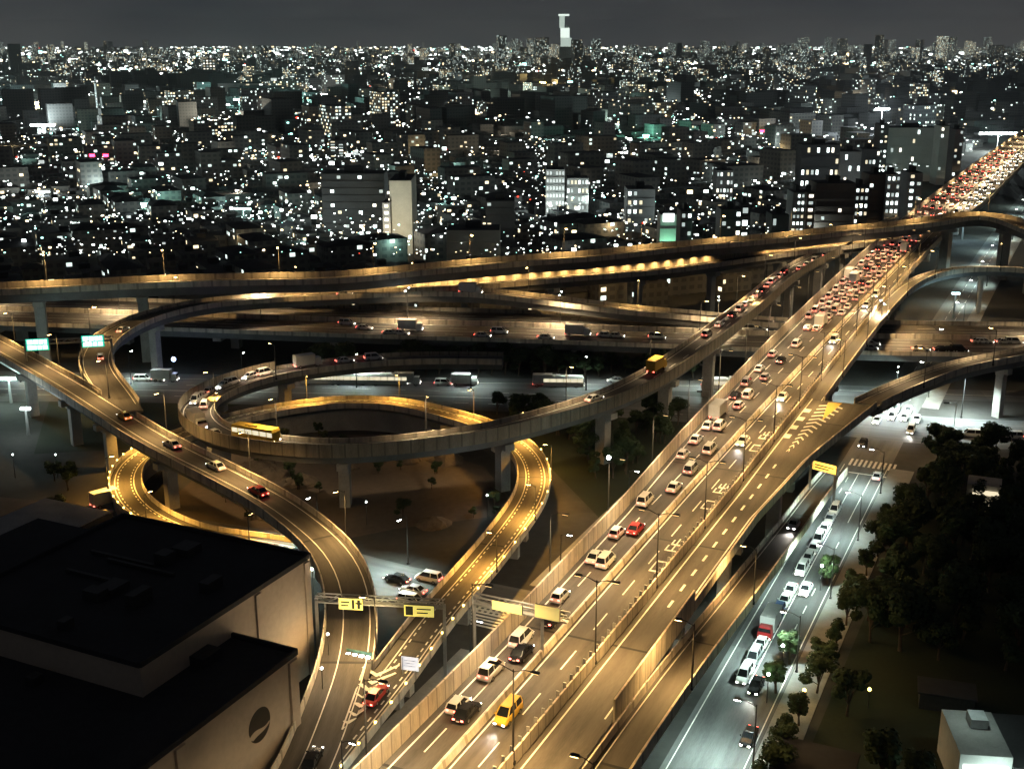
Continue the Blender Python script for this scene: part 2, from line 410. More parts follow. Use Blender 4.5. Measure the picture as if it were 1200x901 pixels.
street('street', LX2, -11, 11, .018, [(0, .2, 10, 170), (0, .2, 270, LX2.L)], [(5, .15, 4, 5, 10, 200), (-5, .15, 4, 5, 10, 200)])
LQ = Line([(-320, 322, 0), (-160, 313, 0), (-60, 307, 0), (60, 301, 0), (130, 292, 0), (200, 288, 0), (330, 282, 0)])
street('street', LQ, -5, 5, .024, [(0, .15, 0, LQ.L)])
# pavements with a kerb
def pavement(ln, a, b, o0, o1):
    mb = MB(); sweep(mb, ln, a, b, [(o0, 0.0), (o0, .13), (o1, .13), (o1, 0.0)], step=6)
    tag(mb.build('pavement', M_pave), kind='structure')
pavement(LG, S0+34, S0+156, 24.0, 28.8); pavement(LG, S0-40, S0+22, 24.0, 28.0); pavement(LG, S0+205, S0+600, 24.0, 28)
pavement(LG, S0-20, S0+48, -22.5, -18.6); pavement(LG, S0+72, S0+160, -22.0, -18.6)
# bare soil inside the loops, the parking lot at the left, rough verges
def patch(pts, z, m, name):
    mb = MB(); mb.face([(x, y, z) for x, y in pts]); tag(mb.build(name, m), kind='structure')
patch([(-70, 205), (-40, 196), (-22, 206), (2, 214), (-6, 240), (-30, 262), (-62, 258)], .003, M_lot, 'bare_ground')
patch([(-108, 184), (-74, 170), (-66, 186), (-78, 200), (-92, 220), (-118, 226)], .003, M_lot, 'bare_ground')
patch([(-105, 248), (-82, 252), (-78, 276), (-60, 292), (-120, 300)], .003, M_green, 'rough_grass')
patch([(20, 200), (48, 250), (60, 290), (-5, 290), (8, 240)], .003, M_green, 'rough_grass')
patch([A_(-30, 29.5).xy[:], A_(-30, 130).xy[:], A_(150, 130).xy[:], A_(150, 29.5).xy[:]], .003, M_green, 'park_lawn')
# zebra crossings
def zebra(c, ang, w, L, n):
    mb = MB(); ca, sa = math.cos(ang), math.sin(ang)
    for i in range(n):
        o = (i-(n-1)/2)*w*2
        q = [(-L/2, o-w/2), (L/2, o-w/2), (L/2, o+w/2), (-L/2, o+w/2)]
        mb.face([(c[0]+x*ca-y*sa, c[1]+x*sa+y*ca, .032) for x, y in q])
    tag(mb.build('zebra_crossing', M_paint), kind='structure')
AA = math.pi/2-HD                                                       # direction of the expressway
zebra(A_(17, 19.4), AA, .5, 4.0, 8); zebra(A_(157, 18.8), AA, .5, 4.5, 10)
zebra(W(566, 722), AA-math.pi/2, .5, 9, 7); zebra(W(570, 712), AA, .5, 3.5, 9)
stop = MB()
for s, o0, o1 in ((24, 15, 23.3), (150, 15, 23.3)):
    stop.face([A_(s, o0, .033), A_(s, o1, .033), A_(s+.5, o1, .033), A_(s+.5, o0, .033)])
tag(stop.build('stop_line', M_paint), kind='structure')

# ------------------------------------------------------------------ the expressway
VIA = []
def V(*a, **k):
    pr = k.pop('piers', ()); r = (a[3], a[4], a[5], k.get('a', 0), k.get('b') or a[3].L)
    ROADS.append(r); VIA.append((pr, r, k)); root = viaduct(*a, **k); VIA[-1] += (root,); return root
END = LA.L
main = V('expressway_viaduct', 'straight main expressway deck with two busy carriageways crossing the photo diagonally', 'elevated road', LA, sL, sN, a=6, b=END,
         left=2.6, right=1.5, lmat=M_noise, rmat=M_noise, girder=2.8,
         lines=[(lambda d: sL(d)+.9, .22, 6, END), (-.75, .2, 6, END), (.75, .2, 6, END), (lambda d: sN(d)-.6, .2, 6, END)],
         dash=[(lambda d: (sL(d) if d < S0+70 else -6.7)/2-.15, .18, 5, 6, 6, END), (3.3, .18, 5, 6, 6, END), (-6.9, .18, 5, 6, S0+125, END), (-9.9, .18, 5, 6, S0+220, END)],
         piers=[S0+x for x in (-20, 22, 100, 128, 158, 232, 262, 330, 360, 420, 460, 500, 560, 620, 680, 740, 800, 860)])
base = main.location
def addpart(root, mb, name, m):
    b_ = Vector(root.location); mb.v = [(x-b_.x, y-b_.y, z-b_.z) for x, y, z in mb.v]; return mb.build(name, m, root)
mb = MB(); sweep(mb, LA, 6, END, [(-.32, 0), (-.12, .9), (.12, .9), (.32, 0)]); addpart(main, mb, 'median_barrier', M_par)
mb = MB()
for d in LA.stations(10, S0+330, 2.0):
    p, t = LA.at(d, sN(d)+.02); mb.box((p.x, p.y, p.z+.0), (.16, .36, 2.1), math.atan2(t.y, t.x))
addpart(main, mb, 'barrier_post', M_galv)
# painted characters on the inbound lanes, read by oncoming drivers
def glyph(s, o, strokes, w=2.2, L=5.0):
    mb = MB()
    for x0, y0, x1, y1 in strokes:                          # 0..1 box, strokes are rectangles
        q = [(x0, y0), (x1, y0), (x1, y1), (x0, y1)]
        mb.face([LA.at(S0+s-(y-.5)*L, o-(x-.5)*w, .007)[0] for x, y in q])
    return mb
DE = [(.45, 0, .55, 1), (.15, .12, .25, .5), (.75, .12, .85, .5), (.15, .42, .85, .52), (.02, .55, .12, 1), (.88, .55, .98, 1), (.02, .9, .98, 1)]
KU = [(.1, .15, .2, .95), (.8, .15, .9, .95), (.1, .15, .9, .25), (.1, .85, .9, .95)]
for s in (61, 87, 118):
    for st, ds in ((KU, -4), (DE, 4)): addpart(main, glyph(s+ds, 4.9, st), 'road_lettering', M_paint)
arrow = [(s_, o_) for s_, o_ in ((2.6, 4.9), (2.6, 5.05))]
# the slip road beside it (two ramps join here)
slip = V('slip_road_viaduct', 'slip road deck beside the main expressway, with a chevron gore where two ramps join', 'elevated road', LA, lambda d: sN(d)+.45, sR, a=6, b=S0+150,
         left=0, right=[(S0+10+6, S0+46, 2.7), (S0+46, S0+150, 1.1)], rmat=M_noise, girder=2.2,
         lines=[(lambda d: sN(d)+1.3, .2, 6, S0+150), (lambda d: sR(d)-.9, .2, S0+16, S0+150)],
         dash=[(lambda d: lin((S0, 9.8), (S0+100, 10.3))(d), .35, 2.2, 3.2, S0+45, S0+112)], piers=[S0+x for x in (-20, 44, 74, 104, 128)])
mb = MB()
for i in range(13):                                         # chevrons in the gore
    s = 114+i*2.6; w0 = 10.4-(s-112)*.012; w1 = 10.6+(s-112)*.125
    for (oa, ob) in ((w0, (w0+w1)/2), (w1, (w0+w1)/2)):
        sa, sb = S0+s, S0+s+1.5*(1 if True else 0)
        mb.face([LA.at(sa, oa, .007)[0], LA.at(sa+.9, oa, .007)[0], LA.at(sb+.9, ob, .007)[0], LA.at(sb, ob, .007)[0]])
for i in range(4):
    s = 122+i*6
    mb.face([LA.at(S0+s, 7.9, .007)[0], LA.at(S0+s, 9.2, .007)[0], LA.at(S0+s+2.5, 9.2, .007)[0], LA.at(S0+s+2.5, 7.9, .007)[0]])
addpart(slip, mb, 'chevron_marking', M_paint)
mb = MB(); p0 = [LA.at(S0+149, 11.2, .012)[0], LA.at(S0+149.5, 14.0, .012)[0], LA.at(S0+136, 12.6, .012)[0]]
mb.face(p0); addpart(slip, mb, 'gore_pad', M_cyel)

# ramp J: leaves the slip road and swings off to the right behind
LJ = Line([LA.at(S0+150-.5, 8.0)[0], LA.at(S0+183, 7.6)[0], LA.at(S0+224, 7.2)[0], LA.at(S0+262, 7.5)[0], LA.at(S0+288, 9.0)[0], LA.at(S0+308, 13.5)[0], LA.at(S0+322, 22)[0], LA.at(S0+328, 36)[0],
           LA.at(S0+325, 52)[0], LA.at(S0+316, 80)[0], LA.at(S0+300, 130)[0]])
rJ = V('curved_ramp', 'ramp hugging the right side of the expressway then bending right behind the crossroads', 'elevated road', LJ, -2.2, 2.2, left=.6, right=1.2, girder=2.0,
       lines=[(-1.7, .15, 0, LJ.L), (1.7, .15, 0, LJ.L)], piers=[20, 70, 112, 170, 205, 240, 280])
# ramp C: sweeps in from the right, its dark outer face towards the camera
ptsC = [A_(150, 20.2, 15), A_(160, 23.0, 15), A_(169.6, 26.3, 15), A_(188.8, 33.6, 14.8), A_(206, 44.4, 14.6)]
w = W(1290, 402, 15.2); ptsC += [Vector((w.x, w.y, 14.2)), Vector((w.x+60, w.y-2, 14))]
LC = Line(ptsC)
rC = V('curved_ramp', 'ramp sweeping in from the right edge above the lit crossroads, dark outer parapet', 'elevated road', LC, -5.4, -.1, left=.9, right=1.2, girder=2.3,
       lines=[(-4.8, .15, 0, LC.L), (-.8, .15, 0, LC.L)], piers=[58, 110], pier_w=2.0)
# ramp A4: climbs from the street to the expressway
zA4 = lin((0, 14.98), (S0+12, 14.98), (S0+30, 13.9), (S0+60, 10.5), (S0+100, 6.0), (S0+128, 3.0), (S0+150, .4))
o4 = lin((0, 15.4), (S0+15, 16.0), (S0+60, 15.7), (S0+105, 14.9), (S0+130, 14.3), (S0+152, 14.0))
L4 = Line([LA.at(d, o4(d), 0)[0].xy.to_3d()+Vector((0, 0, zA4(d))) for d in [10+i*8 for i in range(27)]])
r4 = V('on_ramp', 'narrow on-ramp climbing from the street beside the expressway, a gantry at its foot', 'elevated road', L4, -2.1, 2.1, left=[(60, L4.L, 1.0)], right=1.2, girder=1.9,
       lines=[(-1.6, .15, 0, L4.L), (1.6, .15, 0, L4.L)], dash=[(1.95, .12, .8, .8, 0, 150)], piers=[30, 62, 92, 120], pier_w=1.6)
# ------------------------------------------------------------------ Kinki line, flyovers and loops
LK = Line([(-420, 392, 9), (-200, 360, 9), (-100, 346, 9), (-47, 338, 9), (5, 331.5, 9), (41, 326, 9), (73, 321, 9), (132, 316, 9), (200, 314, 9), (380, 310, 9)])
rK = V('expressway_viaduct', 'wide crossing expressway deck running level across the photo behind the loops', 'elevated road', LK, -17, 17, left=1.2, right=.7, girder=2.4,
       lines=[(x, .2, 0, LK.L) for x in (-16, -1.2, 1.2, 16, 8.0, -8.0)], dash=[(x, .18, 5, 6, 0, LK.L) for x in (-11.8, -4.6, 4.6, 11.8)], piers=[70+i*34 for i in range(20)], pier_w=3.0)
mb = MB(); sweep(mb, LK, 0, LK.L, [(-.5, 0), (-.2, 1.3), (.2, 1.3), (.5, 0)]); addpart(rK, mb, 'median_barrier', M_par)
zb = 22.0
def wl(l, h): return [W(u, v, z+h)-Vector((0, 0, h)) for u, v, z in l]
LB = Line([Vector((-330, 285, zb))]+wl([(0, 339, zb), (119, 333.5, zb), (218, 329.5, zb), (310, 327.5, zb), (400, 325.5, zb), (500, 316, zb), (618, 305.5, zb), (710, 299, zb), (780, 291, zb), (853, 284.5, zb), (936, 277, zb), (998, 270, zb),
          (1060, 264.5, zb), (1108, 258.5, zb), (1137, 253, zb), (1149, 251.5, zb), (1162, 254, zb), (1200, 268.5, zb), (1250, 292, zb), (1330, 330, zb)], 1.2), 3.0)
rB = V('flyover', 'topmost flyover spanning the whole photo on tall dark piers behind the loops', 'elevated road', LB, -8.0, 0, left=1.6, right=1.2, girder=3.0,
       lines=[(-7.2, .2, 0, LB.L), (-.8, .2, 0, LB.L)], dash=[(-4, .18, 5, 6, 0, LB.L)], piers=[150+i*27 for i in range(22)], pier_w=3.4)
LB2 = Line(wl([(330, 341.5, 14), (451, 337.5, 15), (547, 334, 15.5), (600, 330, 16), (655, 325, 16), (721, 320, 16), (781, 315, 16), (877, 302, 16.5), (941, 293, 16.8), (1000, 286, 16.8), (1058, 279, 16)], 1.2), 3.0)
rB2 = V('flyover', 'lower flyover seen between the piers beneath the topmost one, lit golden inside', 'elevated road', LB2, -7.4, 0, left=2.6, right=1.1, lmat=M_noise, girder=2.4,
        lines=[(-6.8, .2, 0, LB2.L), (-.8, .2, 0, LB2.L)], piers=[25+i*30 for i in range(9)], pier_w=2.4)
# E: the diagonal ramp from the bottom left corner up to the left edge (line = its near, left edge)
LE = Line([W(u, v, z+1.2)-Vector((0, 0, 1.2)) for u, v, z in [(262, 985, 1.5), (306, 925, 2.2), (327, 894, 2.8), (336, 872, 3.2), (358, 815, 4.6), (375, 776, 5.8), (381, 738, 6.8), (384, 708, 7.5), (381, 680, 8.2), (372, 656, 8.8), (360, 637, 9.2), (342, 621, 9.6), (320, 604, 10),
      (300, 588, 10.4), (270, 572, 11), (240, 556, 11.4), (190, 531, 12), (150, 509, 12.4), (100, 476, 12.8), (60, 450, 13), (33, 434, 13), (0, 415, 13), (-60, 383, 13), (-160, 340, 13)]])
dGE = LE.near(W(441, 790, 5.3))[0]
dF0, dF1 = LE.near(W(168, 483, 13.2))[0], LE.near(W(113, 463, 12.9))[0]
rE = V('curved_ramp', 'diagonal ramp from bottom left past the dark hall to the left edge, bluish outer face', 'elevated road', LE, 0, 7.0, left=1.2, right=[(dGE+1, dF0, 1.0), (dF1, LE.L, 1.0)], girder=2.3,
       lines=[(2.4, .16, 0, LE.L), (6.2, .16, 0, LE.L)], dash=[], piers=[x for x in (62, 84, 118, 142, 168, 196, 226, 252, 280)], pier_w=2.2)
# D: forks from E under the green signs and swings right to join the crossing expressway
ctr = [(150, 487.5, 12.2), (135, 463, 12.4), (118, 440, 12.8), (112, 428, 13), (113, 414, 13.3), (123, 399, 13.6), (143, 386, 14), (170, 373, 14.6), (200, 364.5, 15), (240, 356.5, 15), (300, 351, 15), (360, 347.5, 15), (420, 345.0, 15), (500, 342.5, 15),
       (556, 343.5, 15), (618, 349.5, 14.6), (692, 359.0, 13.6), (747, 365, 12.6), (818, 371, 11.4), (880, 377, 10.3), (950, 381, 9.4), (1010, 382, 9.06)]
LD = Line([W(*q) for q in ctr])
dD1 = LD.near(W(113, 462, 12.8))[0]
def oD(d):
    if d > dD1+25: return -3.6
    p = LD.at(d, -3.6)[0]; oE = LE.near(p)[1]
    return -3.6 if oE >= 7.03 else min(3.2, -3.6+(7.03-oE)*1.03)
rD = V('curved_ramp', 'ramp forking under two green signs and sweeping right along the crossing expressway', 'elevated road', LD, oD, 3.6, a=3, left=[(dD1, LD.L, 1.0)], right=[(8, LD.L, 1.0)], girder=2.3,
       lines=[(-2.9, .16, dD1, LD.L), (2.9, .16, 8, LD.L)], piers=[60, 84, 108, 136, 164, 192, 222, 250, 280, 310, 340], pier_w=2.4)
# F: the queue's ramp: from beside the expressway down to the left and round the upper loop
hF = 2.2
LF = Line([W(u, v, z+hF)-Vector((0, 0, hF)) for u, v, z in [(1072, 250, 15.2), (1020, 272, 15.4), (980, 292, 15.6), (941, 313, 15.6), (899, 349, 15.4), (868, 374, 15.2), (840, 396, 15), (815, 414, 14.8), (783, 435, 14.4), (740, 456, 14), (700, 470.5, 13.6), (660, 482, 13.2),
      (620, 493, 12.8), (590, 500.5, 12.5), (540, 508.5, 12.2), (500, 513.5, 12), (450, 518.5, 11.8), (398, 521.5, 11.6), (350, 520.5, 11.4), (300, 515.5, 11.2), (255, 508, 11), (228, 498, 10.8), (212, 486, 10.6), (207, 473, 10.4), (215, 460, 10.2), (238, 447, 10),
      (268, 436, 9.8), (308, 425.5, 9.6), (345, 419, 9.5), (398, 412.5, 9.4), (450, 408, 9.3), (520, 406, 9.2), (590, 407, 9.1)]])
rF = V('curved_ramp', 'long ramp with a queue of cars sweeping left and round the upper loop', 'elevated road', LF, .2, 7.3, left=[(0, LF.L-60, hF), (LF.L-60, LF.L, .9)], right=1.0, lmat=M_rwall, girder=2.2,
       lines=[(.9, .16, 0, LF.L), (6.6, .16, 0, LF.L)], dash=[(3.7, .16, 4, 5, 0, LF.L)], piers=[58, 86, 116, 150, 182, 214, 244, 276, 304, 332, 366, 398, 430, 462], pier_w=2.6)
# G: the orange loop
LGp = Line([W(u, v, z+.8)-Vector((0, 0, .8)) for u, v, z in [(330, 648, 1.0), (300, 640, 1.4), (240, 635, 2.0), (200, 625, 2.4), (160, 607, 2.8), (136, 588, 3.0), (126, 566, 3.3), (133, 542, 3.6), (160, 521, 4.0), (205, 503, 4.4), (250, 488, 4.8), (297, 477, 5.2), (345, 469, 5.6),
      (400, 463, 6), (440, 463.5, 6), (483, 467, 6), (533, 479, 6), (567, 488, 6), (598, 501, 6.2), (624, 516, 6.4), (638, 531, 6.4), (645, 548, 6.5), (645, 566, 6.5), (638, 586, 6.5), (620, 613, 6.5), (594, 648, 6.5), (558, 692, 6.4), (520, 737, 6.2), (502, 766, 5.8),
      (481, 794, 5.2), (445, 840, 4.2), (400, 896, 2.9), (372, 935, 2.2), (330, 990, 1.4)]])
dGG = LGp.near(W(441, 790, 5.3))[0]
def oG(d):
    if d < dGG-30: return 6.0
    p, t = LGp.at(d, 6.0); dE, o = LE.near(p)
    return 6.0 if o >= 7.0 else max(.4, 6.0-(7.02-o))
rG = V('loop_ramp', 'low orange-lit loop ramp circling under the other ramps, yellow marker lights on its wall', 'elevated road', LGp, .15, oG, left=.8, right=[(0, dGG-1, .9)], girder=1.7,
       lines=[(4.6, .18, 0, dGG), (1.0, .18, 0, LGp.L)], dash=[(1.6, .22, .9, .9, 0, LGp.L), (4.1, .2, .9, .9, 0, dGG)], piers=[150+i*26 for i in range(14)], pier_w=1.8)
# retaining wall under the low part of the loop
mb = MB(); sweep(mb, LGp, 2, 150, [(.4, lambda d: -LGp.at(d)[0].z), (.4, -1.2), (5.6, -1.2), (5.6, lambda d: -LGp.at(d)[0].z)]); addpart(rG, mb, 'retaining_wall', M_conc)

hp = random.Random(4); M_heap = mat('soil_heap', (.10, .078, .058), .95, .4, .6, 4)
for i in range(13):
    c = Vector((-34, 226, 0))+Vector((hp.uniform(-24, 26), hp.uniform(-18, 22), 0))
    if i > 9: c = Vector((hp.uniform(-100, -74), hp.uniform(186, 214), 0))
    R = hp.uniform(1.6, 4.2); q = MB(); rings = []
    for k, (f, z) in enumerate(((1, 0), (.8, .3), (.5, .62), (.2, .8))): rings.append([(c.x+R*f*math.cos(t)*hp.uniform(.8, 1.2), c.y+R*f*math.sin(t)*hp.uniform(.8, 1.2), z*R*.55*hp.uniform(.85, 1.1)) for t in [6.283*j/12 for j in range(12)]])
    for A_r, B_r in zip(rings, rings[1:]):
        for j in range(12): q.face([A_r[j], A_r[(j+1) % 12], B_r[(j+1) % 12], B_r[j]])
    q.face(rings[-1]); tag(q.build('soil_heap', M_heap), 'rough heap of brown soil on the bare ground by the loops', 'soil heap', 'soil heaps on the bare ground')
# E and G run together at the bottom: paved wedge with chevrons between them
wedge = MB(); row = []
for i in range(40):
    dE = 2+i*2.5
    if dE > dGE: break
    pE = LE.at(dE, 7.0)[0]; sG, o = LGp.near(pE)
    if o > 6.0: row.append((pE, LGp.at(sG, 6.0)[0]))
for (a, b), (c, d) in zip(row, row[1:]):
    wedge.face([a-Vector((0, 0, .02)), b-Vector((0, 0, .02)), d-Vector((0, 0, .02)), c-Vector((0, 0, .02))], 0)
addpart(rE, wedge, 'merging_wedge', M_road)
chev = MB()
def on_merge(u, v):
    z = 4.5
    for _ in range(4):
        p = W(u, v, z); dE, oE = LE.near(p); zE = LE.at(dE)[0].z; dG, oGG = LGp.near(p); zG = LGp.at(dG)[0].z
        z = zE if oE < 6.9 else zG
    return W(u, v, max(z, zE if oE < 7.3 else 0)+.014)
def stroke(mb, pts_, w):
    P_ = [on_merge(*q) for q in pts_]
    for x, y in zip(P_, P_[1:]):
        d = (y-x).xy.normalized(); n_ = Vector((-d.y, d.x, 0))*w/2; e_ = Vector((d.x, d.y, 0))*w*.3; mb.face([x-n_-e_, y-n_+e_, y+n_+e_, x+n_-e_])
for q in ([(427, 781), (441, 791), (466, 779)], [(424.5, 791), (436, 800), (462, 788)], [(423, 801), (431, 808), (451, 799)], [(420, 812), (425.5, 816), (438, 810)], [(417, 823), (422.5, 827), (434, 821)], [(411, 833), (416, 837), (428, 829)], [(405, 844), (408, 846), (415, 841)]):
    stroke(chev, q, .62)
stroke(chev, [(428, 778), (401, 854)], .22); stroke(chev, [(468, 777), (440, 815), (401, 854)], .22)
addpart(rE, chev, 'chevron_marking', M_paint)
# ---- piers of everything raised, kept clear of the roads below
def on_road(p, me, ztop):
    for r in ROADS:
        ln, o0, o1, a, b = r
        if r is me: continue
        d, o = ln.near(p)
        if d < a-2 or d > b+2: continue
        c = ln.at(d)[0]
        if abs((c-p).xy.length) > 40: continue
        if val(o0, d)-1.2 < o < val(o1, d)+1.2 and c.z < ztop-2.5: return True
    return False
for pr, r, k, root in VIA:
    ln, o0, o1, a, b = r; b_ = Vector(root.location); gd = k.get('girder', 2.2)
    for d in pr:
        for dd in (0, 5, -5, 10, -10):
            if d+dd > b-3 or d+dd < a+3: continue
            w = val(o1, d+dd)-val(o0, d+dd); c, t = ln.at(d+dd, (val(o0, d+dd)+val(o1, d+dd))/2)
            if not on_road(c, r, c.z): break
        else: continue
        z = c.z-gd; pw = k.get('pier_w') or min(4.0, w*.3); rot = math.atan2(t.y, t.x)
        if z < 2.2: continue
        q = MB(); q.box((c.x, c.y, 0), (pw*.8, pw, z-1.9), rot); q.box((c.x, c.y, z-1.9), (pw*.78, w*.45, .6), rot); q.box((c.x, c.y, z-1.3), (pw*.82, w*.84, 1.302), rot)
        q.v = [(x-b_.x, y-b_.y, zz-b_.z) for x, y, zz in q.v]; q.build('pier', M_conc, root)
# ------------------------------------------------------------------ lamps
def light(name, kind, energy, col, parent, loc, size=.6, rot=None, spot=None):
    k = (name, kind, energy, col, spot)
    if k not in LD_: 
        l = bpy.data.lights.new(name, kind); l.energy = energy; l.color = col
        if kind == 'AREA': l.shape = 'DISK'; l.size = size; l.spread = math.radians(SPREAD.get(name, 180))
        else: l.shadow_soft_size = size
        if kind == 'SPOT': l.spot_size = math.radians(spot); l.spot_blend = .6
        LD_[k] = l
    o = bpy.data.objects.new(name, LD_[k]); C.objects.link(o); o.parent = parent; o.location = loc
    if rot: o.rotation_euler = rot
    return o
LD_ = {}; SPREAD = {'street_lamp_light': 136, 'white_lamp_light': 132}
def lamp_proto(name, arms, h, arm, lens, energy, col, bulge, parapet=False):
    root = empty(name, (0, 0, 0)); p = MB()
    p.tube([(0, 0, 0), (0, 0, h*.6), (0, 0, h)], [.13, .10, .07], 8); p.box((0, 0, 0), (.4, .4, .35))
    for sg in arms: p.tube([(0, 0, h-.3), (sg*arm*.5, 0, h+.15), (sg*arm, 0, h+.2)], [.06, .05, .05], 6)
    if not arms: pass
    p.build('pole', M_dark, root)
    for sg in (arms or (0,)):
        q = MB(); q.box((sg*arm, 0, h+.12), (1.0, .42, .2), top=.7); q.build('lamp_head', M_dark, root)
        l = MB(); l.box((sg*arm, 0, h+.12-bulge), (.8, .34, bulge-.004)); l.build('lens', lens, root)
        light(('white_lamp' if col == WHT else name)+'_light', 'AREA', energy, col, root, (sg*arm, 0, h+.05-bulge), .5, rot=(0, -.5, 0) if col == WHT else None)
    remember(root); return root
SOD, SODW, WHT = (1, .60, .215), (1, .72, .40), (.74, 1, .90)
LP = {}
def lamp(key, args, pos, ang, label, group):
    if key not in LP: LP[key] = lamp_proto(*args); o = LP[key]
    else: o = copy_tree(LP[key])
    o.location = pos; o.rotation_euler = (0, 0, ang); tag(o, label, 'street lamp', group); return o
def lamps_along(key, args, ln, a, b, step, off, label, group, side=1):
    """label holds {n}; side +1: the arm points to the right of the line"""
    d = a; i = 0
    while d < b:
        p, t = ln.at(d, val(off, d)); ang = math.atan2(t.y, t.x)-math.pi/2 + (math.pi if side < 0 else 0)
        lamp(key, args, p, ang, label.format(n=nth(i)), group); d += step; i += 1
PW = .74
lamps_along('twin', ('street_lamp', (-1, 1), 11, 2.4, E_sodd, 2700*PW, SOD, .05), LA, S0-42, S0+345, 23, lambda d: sN(d)+.22, 'twin-arm lamp on the expressway barrier, {n} from the photo\'s bottom', 'twin lamps along the expressway barrier')
lamps_along('single', ('street_lamp', (1,), 11, 2.2, E_sodd, 3300*PW, SODW, .05), LA, S0-28, S0+345, 24, lambda d: sL(d)-.5, 'single-arm lamp along the expressway noise wall, {n} from the photo\'s bottom', 'lamps along the expressway noise wall')
lamps_along('far', ('street_lamp', (-1, 1), 10.5, 2.5, E_sod, 9000*PW, SODW, .12), LA, S0+440, S0+980, 45, lambda d: .0, 'twin lamp on the crowded expressway beyond the flyover, {n} beyond it', 'lamps on the expressway beyond the flyover')
lamps_along('rampright', ('street_lamp', (1,), 8.5, 1.9, E_sod, 2500*PW, SOD, .05), L4, 24, 150, 32, lambda d: 2.45, 'arched lamp on the on-ramp wall, {n} from the photo\'s bottom', 'lamps on the on-ramp', -1)
TALL = ('street_lamp', (1,), 9.0, 1.6, E_sod, 3300*PW, SOD, .30)
lamps_along('tall', TALL, LB, 20, LB.L, 31, -8.3, 'tall orange lamp on the topmost flyover, {n} from the left end', 'lamps on the topmost flyover')
lamps_along('low', ('street_lamp', (1,), 2.75, 1.5, E_sodd, 460*PW, SOD, .12), LB2, 8, LB2.L, 5.5, -7.7, 'orange lamp on the lower flyover, {n} from its left end', 'lamps on the lower flyover')
lamps_along('kinki', ('street_lamp', (-1, 1), 10.0, 2.4, E_wht, 4000*PW, (1, .72, .40), .20), LK, 130, LK.L-60, 44, 0, 'twin lamp in the middle of the wide crossing expressway, {n} from the left', 'lamps on the crossing expressway')
lamps_along('dramp', ('street_lamp', (1,), 8.5, 1.6, E_sod, 2600*PW, SOD, .14), LD, dD1+14, LD.L-20, 34, -4.0, 'lamp on the ramp curving from the green signs, {n} from the signs', 'lamps on the ramp from the green signs')
lamps_along('eramp', ('street_lamp', (1,), 8.5, 1.6, E_sod, 2900*PW, SOD, .06), LE, 36, LE.L-30, 30, 7.4, 'lamp on the diagonal ramp, {n} from its lower end', 'lamps on the diagonal ramp', -1)
lamps_along('framp', ('street_lamp', (1,), 8.5, 1.6, E_sod, 1700*PW, SODW, .06), LF, 60, LF.L-40, 36, 7.7, 'lamp on the ramp with the queue, {n} from its far end', 'lamps on the ramp with the queue', -1)
lamps_along('gramp', ('street_lamp', (1,), 6.5, 1.2, E_sod, 4000*PW, (1, .50, .09), .06), LGp, 6, LGp.L-50, 22, -.2, 'lamp on the orange loop ramp, {n} from its start', 'lamps on the orange loop ramp', 1)
lamps_along('framp', None, LC, 20, LC.L-20, 30, .3, 'lamp on the dark-faced ramp from the right edge, {n} from the gore', 'lamps on the dark-faced ramp', -1)
lamps_along('framp', None, LJ, 20, LJ.L-20, 33, 2.6, 'lamp on the ramp hugging the expressway, {n} from the gore', 'lamps on the ramp hugging the expressway', -1)
WST = ('street_lamp', (1,), 9.0, 2.4, E_wht, 4600*PW, WHT, .10)
lamps_along('white', WST, LG, S0+10, S0+165, 26, 24.4, 'white street lamp on the pavement right of the expressway, {n} from the photo\'s bottom', 'white lamps along the right-hand street', -1)
lamps_along('white', WST, LG, S0+215, S0+620, 40, 24.4, 'white street lamp on the bright street beyond the crossroads, {n} beyond it', 'white lamps beyond the crossroads', -1)
lamps_along('white2', ('street_lamp', (1,), 7.5, 1.6, E_wht, 750*PW, WHT, .10), LG, S0-24, S0+260, 34, -18.9, 'white street lamp on the street left of the expressway, {n} from the photo\'s bottom', 'white lamps along the left-hand street', 1)
lamps_along('white', WST, LX, 60, 100, 20, -6.6, 'white lamp over the bright side street between the ramps, {n} from the left', 'white lamps on the side street', 1)
lamps_along('white3', ('street_lamp', (1,), 8.5, 2.0, E_wht, 2400*PW, (.8, 1, .9), .16), LQ, 130, 420, 30, 5.6, 'white lamp on the ground-level road behind the loops, {n} from the left', 'white lamps on the ground-level road', -1)
lamps_along('cross', ('street_lamp', (-1, 1), 11.0, 2.6, E_wht, 7000*PW, (.80, 1, .96), .14), LX2, 226, 262, 17, -11.6, 'bright white lamp at the lit crossroads, {n} from the left', 'lamps at the lit crossroads')
